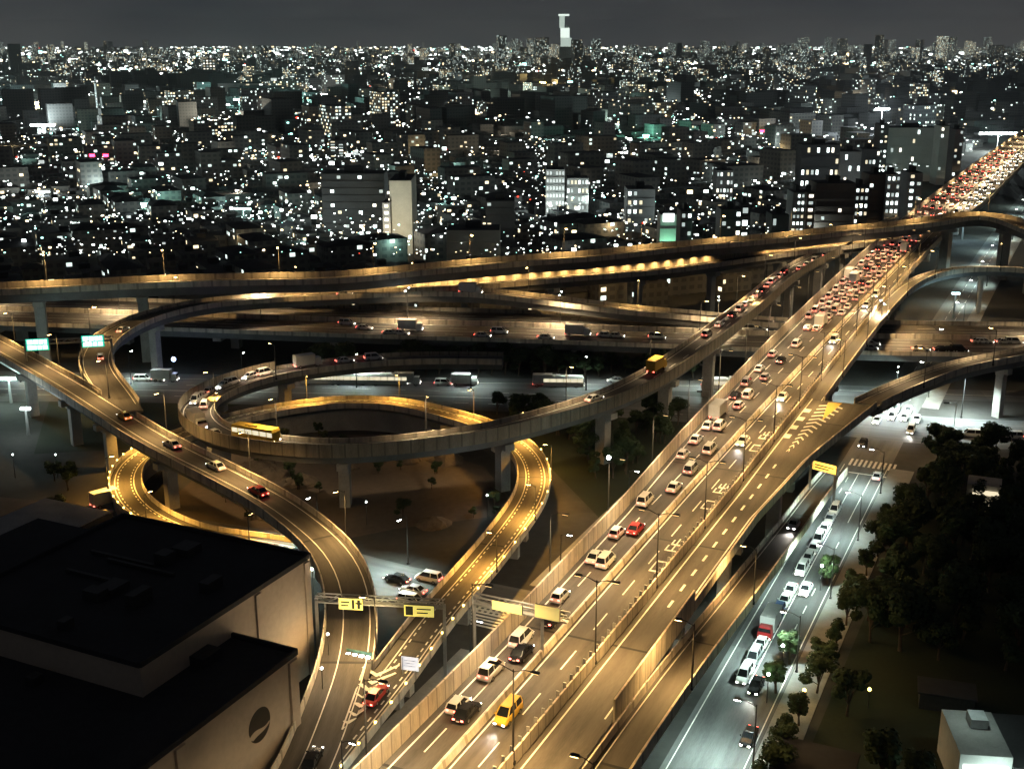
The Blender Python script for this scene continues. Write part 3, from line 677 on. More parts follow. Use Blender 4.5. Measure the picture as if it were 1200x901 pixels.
# a few single lamps of other kinds
def bulb_lamp(pos, h, mat_, energy, col, label, cat='lamp', name='garden_lamp', r=.35, group=None):
    root = empty(name, pos); p = MB(); p.tube([(0, 0, 0), (0, 0, h)], [.08, .05], 6); p.build('pole', M_dark, root)
    b = MB(); b.tube([(0, 0, h), (0, 0, h+r*.5), (0, 0, h+r*1.3), (0, 0, h+r*1.9)], [r*.5, r, r, r*.4], 8); b.build('globe', mat_, root)
    if energy: light('bulb_light', 'POINT', energy, col, root, (0, 0, h+r*2.6), .3)
    tag(root, label, cat, group); return root
bulb_lamp(W(712, 592), 9.5, E_wht, 900, WHT, 'round white lamp shining beside the expressway noise wall at mid length', r=.38)
bulb_lamp(W(205, 440), 4.0, E_blue, 300, (.5, .6, 1), 'small blue lamp on the green verge behind the forking ramp', r=.6)
for (u, v), lab in zip([(1131, 620), (1190, 626), (1017, 829), (941, 830)], ['warm park lamp at the upper edge of the dark park', 'warm park lamp at the photo\'s right edge', 'warm park lamp with green leaves round it', 'warm park lamp beside the pavement']):
    bulb_lamp(W(u, v), 2.6, E_mark, 40, (1, .85, .4), lab, r=.24)
for (u, v), lab in zip([(68, 560), (55, 715), (18, 560)], ['white lamp in the dark block left of the orange loop', 'white lamp on the yard behind the dark hall', 'white lamp at the photo\'s left edge']):
    bulb_lamp(W(u, v), 5, E_bulb, 90, WHT, lab, r=.14)
bulb_lamp(W(571, 607), 4.5, E_bulb, 500, (.9, 1, .95), 'white lamp lighting the bare ground inside the loop', r=.16)
bulb_lamp(W(430, 615), 4.5, E_bulb, 60, WHT, 'faint white lamp between the diagonal ramp and the loop', r=.14)
bulb_lamp(W(262, 893), 5.5, E_sod, 300, SOD, 'orange lamp at the lower end of the diagonal ramp', r=.5)

for (u, v, z, h_), lab in zip([(384, 744, 6.5, 3.0), (377, 784, 5.0, 3.0), (366, 668, 0, 15.5)], ['small warm lamp on the ramp edge under the yellow-sign gantry', 'small warm lamp on the ramp edge beside the lower hall', 'warm lamp at the far corner of the tall hall\'s beige wall']):
    bulb_lamp(W(u, v, z+h_)-Vector((0, 0, h_)), h_, E_bulb, 900, (1, .74, .44), lab, r=.16)
# yellow marker lights on the loop's outer wall
for d in list(LGp.stations(24, 70, 3.2))+list(LGp.stations(190, 262, 6.0))+list(LGp.stations(262, 300, 4.0)):
    p, t = LGp.at(d, -.05, .8); mb = MB(); mb.box((p.x, p.y, p.z), (.24, .24, .24), math.atan2(t.y, t.x)); addpart(rG, mb, 'marker_light', E_mark)

# ------------------------------------------------------------------ gantries and signs
def gantry(name, label, p0, p1, zb0, zb1, ztop, posts=(1, 1), depth=.9):
    """two posts and a lattice beam between p0 and p1"""
    root = empty(name, ((p0.x+p1.x)/2, (p0.y+p1.y)/2, min(zb0, zb1))); tag(root, label, 'gantry')
    o = Vector(root.location)
    for on, p, zb_ in ((posts[0], p0, zb0), (posts[1], p1, zb1)):
        if on:
            q = MB(); q.box((p.x-o.x, p.y-o.y, zb_-o.z), (.5, .5, ztop-zb_+.4), top=.8); q.build('post', M_galv, root)
    d = (p1-p0).xy.normalized(); nrm = Vector((-d.y, d.x)); b = MB(); L = (p1-p0).xy.length; n = max(3, int(L/1.6)); pts = []
    for sx, sz in ((-.5, 0), (.5, 0), (-.5, depth), (.5, depth)):
        b.obox((p0.x-o.x+nrm.x*sx, p0.y-o.y+nrm.y*sx, ztop-o.z+sz), (p1.x-o.x+nrm.x*sx, p1.y-o.y+nrm.y*sx, ztop-o.z+sz), .16, .16)
    for i in range(n):
        a = p0.xy+d*(L*i/n); c = p0.xy+d*(L*(i+1)/n)
        for sx in (-.5, .5):
            z0, z1 = (0, depth) if i % 2 else (depth, 0)
            b.obox((a.x-o.x+nrm.x*sx, a.y-o.y+nrm.y*sx, ztop-o.z+z0), (c.x-o.x+nrm.x*sx, c.y-o.y+nrm.y*sx, ztop-o.z+z1), .08, .08)
    bm_ = b.build('beam', M_galv, root)
    walk = MB(); walk.obox((p0.x-o.x, p0.y-o.y, ztop-o.z-.1), (p1.x-o.x, p1.y-o.y, ztop-o.z-.1), 1.1, .06); walk.build('catwalk', M_galv, root)
    return root
def panel(root, c, d, w, h, mface, label=None, text=None, mt=None, name='sign_panel', back=.35):
    """upright panel facing the camera side, centred at c, d = direction along its width"""
    o = Vector(root.location); d = Vector((d.x, d.y, 0)).normalized(); n = Vector((d.y, -d.x, 0))
    if n.y > 0: n = -n
    c = Vector(c)-o; q = MB(); a0, a1 = c-d*w/2-n*0, c+d*w/2; up = Vector((0, 0, h/2))
    F_ = [a0-up+n*.02, a1-up+n*.02, a1+up+n*.02, a0+up+n*.02]; B_ = [p-n*back for p in F_]
    q.face(F_, 0)
    for i in range(4):
        j = (i+1) % 4; q.face([F_[i], B_[i], B_[j], F_[j]], 1)
    q.face(B_[::-1], 1); pn = q.build(name, [mface, M_dark], root)
    if text:
        t = MB()
        for x0, y0, x1, y1 in text:
            t.face([c+d*w*(x-.5)+Vector((0, 0, h*(y-.5)))+n*.035 for x, y in ((x0, y0), (x1, y0), (x1, y1), (x0, y1))])
        t.build('lettering', mt, pn)
    return pn
# over the outbound carriageway, post on the median
gp, gt = LA.at(S0+LA.near(W(634, 768, 15))[0]-S0, 0); s_g = LA.near(gp)[0]
p0 = LA.at(s_g, -9.2)[0]; p1 = LA.at(s_g, 3.4)[0]
gA = gantry('sign_gantry', 'box-beam gantry with two yellow-lit panels over the outbound expressway lanes', p0, p1, 0, 15, 20.4, (1, 0))
mb = MB(); mb.box((gp.x-gA.location.x, gp.y-gA.location.y, 15-gA.location.z), (.4, .4, 6.0)); mb.build('post', M_galv, gA)
dd = (p1-p0)
E_panel = emis('amber_sign_face', (1, .74, .26), .42, False)
BARS = [(.08, .62, .5, .78), (.08, .3, .36, .44), (.44, .3, .7, .44), (.6, .62, .92, .78)]
panel(gA, LA.at(s_g-.9, -4.3)[0]+Vector((0, 0, 6.0)), dd, 4.0, 1.2, E_panel)
panel(gA, LA.at(s_g-.9, 1.0)[0]+Vector((0, 0, 6.4)), dd, 3.2, 1.7, E_panel)
light('sign_light', 'AREA', 260, SODW, gA, (0, 0, 22.5-gA.location.z), 3)
# over the diagonal ramp and the loop where they come together
gq0, gq1 = LE.at(LE.near(W(381, 735, 7))[0], -1.2)[0], LGp.at(LGp.near(W(512, 748, 6.2))[0], -.6)[0]
gE = gantry('sign_gantry', 'gantry with yellow-lit direction signs where diagonal ramp and loop ramp meet', gq0, gq1, 0, 0, gq0.z+4.2)
de = gq1-gq0; zc = gq0.z+4.9
E_sign = emis('yellow_sign_face', (1, .85, .22), .5, False); M_ink = mat('black_sign_ink', (.012, .02, .012), .7, .1)
panel(gE, gq0+de*.30+Vector((0, 0, 4.7))+Vector((-.4, -.9, 0)), de, 3.4, 1.7, E_sign, None, [(.55, .08, .66, .9), (.70, .5, .98, .66), (.78, .1, .9, .9), (.1, .6, .45, .72), (.1, .3, .4, .42)], M_ink)
panel(gE, gq0+de*.83+Vector((0, 0, 4.7))+Vector((-.4, -.9, 0)), de, 4.2, 1.7, E_sign, None, [(.05, .1, .3, .9), (.42, .62, .9, .74), (.42, .28, .8, .4)], M_ink)
light('sign_light', 'AREA', 350, (1, .85, .4), gE, (0, -3, gq0.z+6.5-gE.location.z), 2)
# two green backlit signs before the fork
dS = LE.near(W(128, 480, 12.6))[0]
qa = W(46, 424, 17.2); qb = W(132, 412, 17.2); qb2 = LD.at(LD.near(W(132, 417, 13.3))[0], 3.9)[0]; qa2 = Vector((qb2.x-19.5, qb2.y-4, qb2.z))
gD = gantry('sign_gantry', 'gantry carrying two glowing green direction signs over the forking ramps', qa2, qb2, 0, 0, 17.2)
dg = qb2-qa2
LET = [(.08, .56, .2, .86), (.24, .56, .36, .86), (.42, .54, .6, .88), (.66, .54, .84, .88), (.08, .14, .42, .36), (.5, .12, .62, .4), (.68, .12, .9, .4)]
E_wl = emis('sign_lettering_glow', (.80, 1, .95), 1.7, False)
FULL = [(.06, .52, .30, .92), (.33, .52, .55, .92), (.58, .52, .76, .92), (.79, .52, .93, .92), (.06, .08, .46, .44), (.5, .08, .68, .44), (.72, .08, .93, .44)]
panel(gD, qa2+dg*.16+Vector((0, -.9, 5.0-1)), dg, 5.2, 2.9, E_grn, None, FULL, E_wl); panel(gD, qa2+dg*.80+Vector((0, -.9, 5.2-1)), dg, 5.2, 2.9, E_grn, None, FULL, E_wl)
# gantry at the foot of the on-ramp
f0, f1 = W(948, 574, 2.6), W(977, 582, 2.6)
gF = gantry('toll_gantry', 'short gantry with a glowing amber sign at the foot of the on-ramp', f0, f1, 1.2, 1.2, 7.4)
panel(gF, (f0+f1)/2+Vector((0, -.8, 5.6)), f1-f0, 5.0, 1.7, emis('amber_board', (1, .62, .12), 1.3, False), None, [(.1, .55, .9, .7), (.1, .25, .7, .4)], M_ink)
light('sign_light', 'AREA', 500, SOD, gF, (0, -2.5, 9), 2)
# white board and the low row of marker lamps in the merging wedge
wb = W(481, 790, 5.4); rb = empty('notice_board', wb); tag(rb, 'square white board on posts at the edge of the loop ramp', 'sign board')
q = MB(); q.box((-1, 0, 0), (.12, .12, 2.6)); q.box((1, 0, 0), (.12, .12, 2.6)); q.build('post', M_galv, rb)
panel(rb, wb+Vector((0, -.15, 1.7)), Vector((1, -.25, 0)), 2.4, 2.0, emis('white_board_face', (.9, .93, 1), .8, False), None, [(.12, .7, .88, .74), (.12, .5, .7, .54), (.12, .3, .8, .34)], M_dark, back=.12)
mk = W(421, 772, 5.5); rk = empty('lane_barrier', mk, math.atan2(-.35, 1)); tag(rk, 'low green barrier with a row of white marker lamps across the ramp edge', 'barrier')
q = MB(); q.box((0, 0, 0), (4.2, .5, .7), top=.9); q.box((0, .2, .7), (4.0, .12, .5)); q.build('frame', mat('green_barrier_paint', (.05, .11, .06), .6, .2), rk)
for i in range(4):
    q = MB(); q.box((-1.5+i, -.30, .30), (.55, .4, .5)); q.build('marker_lamp', E_bulb, rk)

# traffic signals
def signal(pos, ang, label, h=5.5, arm=4.0):
    r = empty('traffic_light', pos, ang); tag(r, label, 'traffic light')
    p = MB(); p.tube([(0, 0, 0), (0, 0, h)], [.12, .08], 8); p.obox((0, 0, h-.1), (arm, 0, h-.1), .1, .1); p.build('pole', M_galv, r)
    hd = MB(); hd.box((arm-.6, 0, h-.3), (1.3, .3, .45)); hb = hd.build('signal_head', M_dark, r)
    for i in range(3):
        l = MB(); l.disc((arm-1.0+i*.4, -.17, h-.08), (0, -1, 0), .17, 12); l.build('lens', E_red if i == 2 else M_black, hb)
    light('signal_glow', 'POINT', 14, (1, .05, .05), r, (arm-.2, -.6, h-.1), .1); return r
signal(W(1118, 500), math.pi, 'traffic light showing red at the lit crossroads beside the pale pier', 6, 3)
signal(W(830, 486), math.pi, 'traffic light showing red under the queue ramp behind the expressway', 6, 3)
signal(W(301, 752, 8), 0, 'red lamp on a short mast by the wall of the dark hall', 5, .8)
signal(W(243, 905, 0), 0, 'red lamp on a mast at the photo\'s bottom left', 6, .8)
# ------------------------------------------------------------------ vehicles
def loft(mb, st, mi=0):
    """st: (x, z low, z top, half width low, half width top) stations, bumper to bumper"""
    rings = []
    for x, zl, zt, wl_, wt in st:
        zm = zl+(zt-zl)*.45
        rings.append([(x, -wl_*.9, zl), (x, -wl_, zl+.12), (x, -wl_, zm), (x, -wt, zt-.06), (x, -wt*.9, zt), (x, wt*.9, zt), (x, wt, zt-.06), (x, wl_, zm), (x, wl_, zl+.12), (x, wl_*.9, zl)])
    n = len(rings[0])
    for A, B in zip(rings, rings[1:]):
        for k in range(n):
            j = (k+1) % n; mb.face([A[k], B[k], B[j], A[j]], mi)
    mb.face(rings[0], mi); mb.face(rings[-1][::-1], mi)
def frustum(mb, x0, x1, X0, X1, z0, z1, w0, w1, mi=0, roof=True):
    L = [(x0, -w0, z0), (x1, -w0, z0), (x1, w0, z0), (x0, w0, z0)]; H = [(X0, -w1, z1), (X1, -w1, z1), (X1, w1, z1), (X0, w1, z1)]
    for i in range(4):
        j = (i+1) % 4; mb.face([L[i], L[j], H[j], H[i]], mi)
    if roof: mb.face(H, mi)
    return L, H
SHAPES = {  # length, half width, belt z, cabin base x0 x1, roof x0 x1, roof z
 'sedan': (4.6, .86, .93, -1.75, 1.05, -1.05, .30, 1.42), 'hatchback': (3.8, .80, .98, -1.85, .95, -1.55, .30, 1.50),
 'minivan': (4.7, .86, 1.06, -2.28, 1.55, -2.0, .75, 1.82), 'taxi': (4.6, .85, .95, -1.8, 1.05, -1.15, .35, 1.48)}
def wheels(root, xs, y, r=.31):
    for x in xs:
        for sg in (-1, 1):
            t = MB(); t.tube([(x, sg*(y-.2), r), (x, sg*y, r)], r, 12); w = t.build('wheel', M_black, root)
            h = MB(); h.disc((x, sg*(y+.004), r), (0, sg, 0), r*.62, 10); h.build('rim', M_galv, w)
def lights(root, xf, xr, y, zf, zr, away):
    for sg in (-1, 1):
        h = MB(); h.box((xf, sg*y, zf), (.12, .30, .14)); h.build('headlight', E_head if not away else E_headf, root)
        t = MB(); t.box((xr, sg*y, zr), (.1, .28, .15)); t.build('tail_light', E_tail, root)
E_headf = E_head
def beam(root, xf, z):
    light('headlight_beam', 'SPOT', 1500, (1, .95, .82), root, (xf+.15, 0, z), .12, rot=(math.radians(90-9), 0, -math.pi/2), spot=52)
def car_proto(kind, col, away, withbeam=False):
    root = empty('vehicle', (0, 0, 0)); bm_ = CARM[col]
    if kind in SHAPES:
        L, hw, zb_, a0, a1, r0, r1, zr = SHAPES[kind]; h = L/2; b = MB()
        nose = .78 if kind != 'minivan' else .92
        loft(b, [(-h, .42, zb_-.32, hw*.82, hw*.72), (-h+.12, .28, zb_-.08, hw*.95, hw*.86), (a0+.1, .22, zb_, hw, hw*.92), (0, .22, zb_, hw, hw*.93), (a1, .22, zb_-.04, hw, hw*.90), (h-.35, .24, nose-.04, hw*.97, hw*.82), (h-.05, .30, nose-.2, hw*.84, hw*.7), (h, .42, nose-.28, hw*.76, hw*.62)])
        L_, H_ = frustum(MB(), a0, a1, r0, r1, zb_-.02, zr, hw*.86, hw*.70)
        b.box(((r0+r1)/2, 0, zr-.01), (r1-r0+.10, hw*1.44, .06), top=.93)
        for i in range(4): b.obox(L_[i], H_[i], .10, .10)
        for sg in (-1, 1):
            xm = (r0+r1)/2-.1; b.obox((xm, sg*hw*.865, zb_-.02), (xm, sg*hw*.715, zr), .10, .07)
            m = (a1-.25, sg*(hw+.09), zb_-.02); b.box(m, (.14, .16, .12))
        b.build('body', bm_, root, smooth=False)
        gl = MB(); frustum(gl, a0, a1, r0, r1, zb_-.02, zr-.02, hw*.855, hw*.69); gl.build('windows', M_glassd, root)
        wheels(root, (-h*.58, h*.60), hw+.01); lights(root, h-.05, -h+.0, hw*.60, .40, zb_-.30, away)
        p = MB(); p.box((-h-.02, 0, .48), (.03, .36, .16)); p.build('licence_plate', M_plate, root)
        if kind == 'taxi': s_ = MB(); s_.box(((r0+r1)/2, 0, zr+.05), (.25, .5, .16), top=.7); s_.build('roof_sign', E_yel, root)
        xf, zf = h, .65
    elif kind == 'box truck':
        b = MB(); b.box((2.6, 0, .5), (1.7, 2.05, 1.0)); b.box((2.5, 0, 1.5), (1.5, 2.0, .85), top=.9); b.box((-.9, 0, .55), (5.3, .9, .3)); b.build('cab', bm_, root)
        c = MB(); c.box((-.95, 0, .95), (5.1, 2.25, 2.35)); c.box((-.95, 0, 3.3), (5.0, 2.15, .04)); c.build('cargo_box', M_cargo if col != 'yellow' else M_cyel, root)
        gl = MB(); gl.box((2.56, 0, 1.62), (1.46, 1.88, .55), top=.95); gl.build('windows', M_glassd, root)
        wheels(root, (-2.4, 2.3), 1.0, .42); lights(root, 3.42, -3.5, .78, .65, .75, away); xf, zf = 3.45, .75
    elif kind == 'bus':
        b = MB(); b.box((0, 0, .35), (10.6, 2.45, 1.15)); b.box((0, 0, 2.42), (10.6, 2.45, .55), top=.95); b.box((-.5, 0, 2.97), (3.2, 1.5, .22), top=.9)
        for x in (-5.2, -3.5, -1.7, .1, 1.9, 3.7, 5.2): b.box((x, 0, 1.5), (.18, 2.43, .92))
        b.build('body', bm_, root)
        gl = MB(); gl.box((0, 0, 1.5), (10.5, 2.36, .92)); gl.build('windows', E_bus, root)
        wheels(root, (-3.2, 3.4), 1.2, .48); lights(root, 5.28, -5.28, .95, .6, .9, away); xf, zf = 5.3, .8
    if withbeam: beam(root, xf, zf)
    remember(root); return root
E_bus = emis('bus_window_glow', (1, .9, .62), .9, False)
VP, VEH = {}, {}
def vehicle(ln, d, off, kind, col, fwd, route, group, bm_=False):
    """fwd: +1 drives along the line, -1 against it"""
    p, t = ln.at(d, off, .008); ang = math.atan2(t.y, t.x)+(0 if fwd > 0 else math.pi)
    away = t.y*fwd > 0; k = (kind, col, bm_)
    if k not in VP: VP[k] = o = car_proto(kind, col, False, bm_)
    else: o = copy_tree(VP[k])
    # pitch the vehicle with the road
    q = ln.at(d+2, off)[0]-ln.at(d-2, off)[0]; pitch = -math.atan2(q.z, q.xy.length)*fwd
    o.location = p; o.rotation_euler = (0, pitch, ang); nm = kind.replace(' ', '_')
    o.name = {'sedan': 'car', 'hatchback': 'car', 'minivan': 'minivan', 'taxi': 'taxi'}.get(kind, nm)
    VEH.setdefault(route, []).append((o, kind, col, group))
    return o
def place(ln, route, group, fwd, rows, snap=None):
    for u, v, kind, col, *r in rows:
        z = ln.p[0].z
        for _ in range(4): q = W(u, v, z+.7); d, off = ln.near(q); z = ln.at(d)[0].z
        if snap: off = min(snap(d), key=lambda x: abs(x-off))
        vehicle(ln, d, off, kind, col, r[0] if r else fwd, route, group, bm_=(r[1] if len(r) > 1 else False))
KEEP = {}
w_, s_, k_, r_, bl, y_ = 'white', 'silver', 'black', 'white', 'blue', 'white'
def lanes_out(d):
    l = sL(d); n = 2 if d < S0+112 else (3 if d < S0+205 else 4); a, b = l+2.2, -2.2
    return [a+(b-a)*i/(n-1) for i in range(n)]
OUT, INB = 'driving away in the main expressway\'s left half', 'coming on in the main expressway\'s emptier lanes'
place(LA, OUT, 'cars heading away on the main expressway', 1, [(530, 822, 'hatchback', w_), (556, 834, 'sedan', k_), (573, 783, 'minivan', w_), (617, 764, 'sedan', k_), (601, 744, 'minivan', w_), (652, 724, 'minivan', k_), (649, 695, 'hatchback', w_), (694, 650, 'sedan', w_), (711, 656, 'minivan', w_),
      (719, 622, 'hatchback', w_), (746, 618, 'sedan', 'red'), (756, 585, 'minivan', w_), (788, 569, 'sedan', w_), (805, 548, 'minivan', s_), (805, 532, 'hatchback', w_), (828, 525, 'minivan', w_), (818, 514, 'sedan', w_), (833, 498, 'sedan', w_), (848, 499, 'minivan', w_), (847, 485, 'box truck', w_),
      (865, 463, 'sedan', k_), (872, 475, 'hatchback', w_), (883, 463, 'minivan', w_), (880, 448, 'minivan', s_), (897, 432, 'sedan', w_), (903, 442, 'hatchback', s_), (912, 415, 'hatchback', r_), (922, 422, 'sedan', k_), (927, 401, 'sedan', w_), (937, 403, 'minivan', w_), (943, 383, 'sedan', w_), (955, 384, 'sedan', r_), (963, 379, 'box truck', r_),
      (952, 370, 'minivan', y_), (973, 370, 'sedan', w_), (978, 360, 'minivan', w_)], lanes_out)
random.seed(11)
kinds = ['sedan', 'minivan', 'hatchback', 'sedan', 'minivan', 'box truck']; cols = [w_, w_, w_, w_, s_, k_, s_, 'red' if 0 else w_]
for ln_i in range(4):
    d = S0+232+random.random()*6
    while d < S0+395:
        l = lanes_out(d)
        if ln_i < len(l): vehicle(LA, d, l[ln_i], random.choice(kinds), random.choice(cols), 1, OUT, 'cars heading away on the main expressway')
        d += random.uniform(8.5, 14)
place(LA, INB, 'cars coming on in the emptier lanes', -1, [(590, 833, 'minivan', 'yellow', -1, True), (865, 515, 'sedan', w_, -1, True), (922, 465, 'sedan', y_, -1, True), (978, 398, 'minivan', w_, -1, True), (1017, 357, 'sedan', w_, -1, True), (1015, 344, 'minivan', w_), (1062, 313, 'sedan', w_)], lambda d: [2.1, 4.8])
JAM = 'in the jam beyond the topmost flyover'
for ln_i, off in enumerate((-12, -8.6, -5.2, -2.1, 2.2, 5.2, 8.2)):
    d = S0+425+random.random()*8
    while d < S0+800:
        if off < 6 or d > S0+480: vehicle(LA, d, off, random.choice(kinds[:5]), random.choice(cols), 1 if off < 0 else -1, JAM, 'cars in the jam beyond the topmost flyover')
        d += random.uniform(10, 19)*(1+(d-S0)/1500)
QUE = 'queueing away on the long curved ramp'
place(LF, QUE, 'cars queueing on the curved ramp', -1, [(773, 432, 'box truck', 'yellow')]+[(u, v, ['sedan', 'minivan', 'hatchback'][i % 3], [w_, s_, w_, k_, w_][i % 5]) for i, (u, v) in enumerate([(700, 467), (829, 391), (843, 380), (858, 368), (865, 361), (872, 356), (879, 350), (885, 345), (890, 340), (898, 334),
      (904, 330), (910, 327), (916, 323), (924, 319), (933, 314), (942, 309), (952, 304), (963, 298), (975, 292)])], lambda d: [2.4, 5.2])
place(LF, 'on the upper loop\'s bend', 'cars on the bend of the upper loop', 1, [(302, 511, 'bus', 'yellow', -1), (229, 497, 'box truck', w_, -1), (228, 485, 'sedan', w_, 1, True), (232, 474, 'minivan', w_, 1), (254, 507, 'sedan', w_, -1), (245, 457, 'hatchback', s_, 1, True), (238, 462, 'sedan', w_, 1), (228, 468, 'minivan', w_, -1), (265, 446, 'minivan', w_, 1, True), (252, 449, 'sedan', s_, -1),
      (285, 439, 'hatchback', w_, -1), (299, 433, 'minivan', y_, 1, True), (350, 421, 'box truck', w_, 1), (395, 415, 'sedan', w_, 1), (430, 411, 'minivan', w_, 1)], lambda d: [2.3, 5.2])
place(LE, 'on the diagonal ramp', 'cars on the diagonal ramp', 1, [(149, 486, 'taxi', 'yellow'), (207, 518, 'sedan', r_), (252, 545, 'taxi', y_), (302, 574, 'sedan', 'red'), (354, 886, 'sedan', k_)], lambda d: [3.8, 4.6])
place(LD, 'on the ramp from the green signs', 'cars on the ramp from the green signs', 1, [(152, 386, 'sedan', r_), (116, 418, 'hatchback', r_), (405, 348, 'sedan', s_), (548, 345, 'box truck', w_)], lambda d: [-1.2, 1.2])
place(LGp, 'on the loop ramp', 'cars on the loop ramp', -1, [(441, 812, 'sedan', 'red')], lambda d: [2.8])
place(L4, 'on the on-ramp', 'cars on the on-ramp', -1, [(935, 614, 'sedan', w_, -1, True)], lambda d: [0.2])
place(LG, 'driving away on the street left of the expressway', 'cars on the left-hand street', 1, [(508, 812, 'sedan', r_), (473, 834, 'sedan', w_), (491, 819, 'minivan', w_), (432, 878, 'sedan', s_), (543, 776, 'sedan', k_)], lambda d: [-12.9, -9.8])
place(LX, 'on the bright side street', 'cars on the side street', -1, [(465, 677, 'sedan', k_), (502, 676, 'minivan', w_), (484, 690, 'sedan', s_), (482, 703, 'minivan', w_, 1, True)], None)
place(LG, 'on the street right of the expressway', 'cars on the right-hand street', -1, [(872, 789, 'minivan', w_), (893, 803, 'sedan', k_, -1, True), (882, 768, 'minivan', s_), (900, 736, 'box truck', 'red'), (890, 753, 'sedan', w_), (920, 702, 'sedan', w_, -1, True), (914, 718, 'minivan', bl), (927, 690, 'sedan', w_), (942, 666, 'minivan', w_), (948, 653, 'hatchback', w_),
      (948, 690, 'sedan', w_), (952, 641, 'sedan', w_), (957, 630, 'minivan', w_), (963, 618, 'sedan', w_), (968, 606, 'sedan', s_), (975, 596, 'minivan', w_), (898, 866, 'sedan', k_), (1029, 557, 'sedan', w_, 1)], lambda d: [15.7, 18.0, 20.2, 22.4])
place(LG, 'waiting at the far side of the lit crossroads', 'cars waiting at the lit crossroads', -1, [(1035, 479, 'sedan', w_), (1044, 487, 'minivan', w_), (1030, 492, 'sedan', w_), (1050, 478, 'minivan', s_), (1066, 480, 'sedan', w_), (1061, 489, 'hatchback', w_), (1073, 490, 'sedan', w_), (1068, 503, 'minivan', w_, -1, True), (1018, 519, 'sedan', k_)], lambda d: [16, 18.8, 21.6, 24.4, 27.2])
place(LX2, 'on the street right of the crossroads', 'cars on the street right of the crossroads', -1, [(1140, 512, 'minivan', w_), (1155, 511, 'sedan', w_), (1172, 510, 'sedan', s_), (1188, 512, 'minivan', w_), (1110, 512, 'sedan', k_), (1120, 520, 'sedan', r_)], lambda d: [-4, 3])
place(LK, 'on the wide crossing expressway', 'vehicles on the crossing expressway', 1, [(405, 379, 'minivan', w_), (425, 385, 'sedan', w_), (470, 389, 'sedan', r_), (482, 384, 'box truck', w_), (585, 388, 'minivan', w_), (455, 392, 'sedan', s_), (565, 393, 'sedan', w_), (635, 404, 'sedan', y_), (678, 389, 'box truck', r_), (710, 391, 'sedan', w_), (770, 394, 'minivan', s_), (722, 393, 'sedan', w_),
      (880, 388, 'minivan', w_), (890, 387, 'sedan', s_), (1104, 408, 'sedan', k_), (1113, 408, 'sedan', k_), (1122, 408, 'minivan', k_), (1147, 398, 'sedan', w_), (1152, 398, 'sedan', w_), (1178, 400, 'sedan', w_), (1188, 400, 'minivan', w_), (1020, 401, 'sedan', w_), (1024, 412, 'hatchback', w_), (1088, 417, 'sedan', w_)], lambda d: [-13.8, -9, -5, 4, 9, 13.8])
place(LQ, 'on the ground-level road behind the loops', 'vehicles on the ground-level road', 1, [(412, 446, 'bus', w_), (455, 447, 'bus', w_), (477, 449, 'box truck', w_), (520, 447, 'minivan', w_), (545, 447, 'box truck', w_), (640, 448, 'box truck', w_), (660, 449, 'bus', w_), (722, 447, 'sedan', w_, -1, True), (845, 450, 'bus', w_), (870, 452, 'box truck', s_), (378, 444, 'bus', w_), (310, 446, 'sedan', w_), (330, 447, 'minivan', w_),
      (160, 449, 'minivan', w_), (175, 450, 'sedan', w_), (190, 447, 'box truck', w_)], lambda d: [-2.5, 2.5])
# vehicles parked on the lot by the loop
for i, (u, v, kd, co) in enumerate([(137, 627, 'minivan', s_), (150, 622, 'sedan', w_), (163, 634, 'minivan', w_), (172, 628, 'sedan', w_), (128, 588, 'box truck', w_), (152, 634, 'sedan', s_), (181, 640, 'hatchback', w_)]):
    q = W(u, v, .6); LPK = Line([(q.x-8, q.y-4-i, .01), (q.x, q.y, .01), (q.x+8, q.y+4+i, .01)]); vehicle(LPK, LPK.L/2, 0, kd, co, 1, 'parked on the bare lot left of the orange loop', 'vehicles parked by the orange loop')
def view_v(o):
    p = o.matrix_world.translation if False else o.location; dy = p.y*CP-(p.z-CAMH)*SP
    return 450.5-F*((p.z-CAMH)*CP+p.y*SP)/dy
for route, lst in VEH.items():
    lst.sort(key=lambda x: -view_v(x[0]))
    cnt = {}
    for o, kind, col, group in lst:
        c = cnt.get((kind, col), 0); cnt[(kind, col)] = c+1
        tot = sum(1 for x in lst if x[1:3] == (kind, col))
        same = '%s %s' % (col, kind)
        if tot == 1: lab = '%s, the only one %s' % (same, route)
        else: lab = '%s, %s of its colour up from the photo\'s bottom %s' % (same, nth(c), route)
        if len(lab.split()) > 16: lab = '%s, %s one up %s' % (same, nth(c), route)
        tag(o, lab, {'box truck': 'truck', 'minivan': 'van'}.get(kind, kind if kind in ('bus', 'taxi') else 'car'), group)
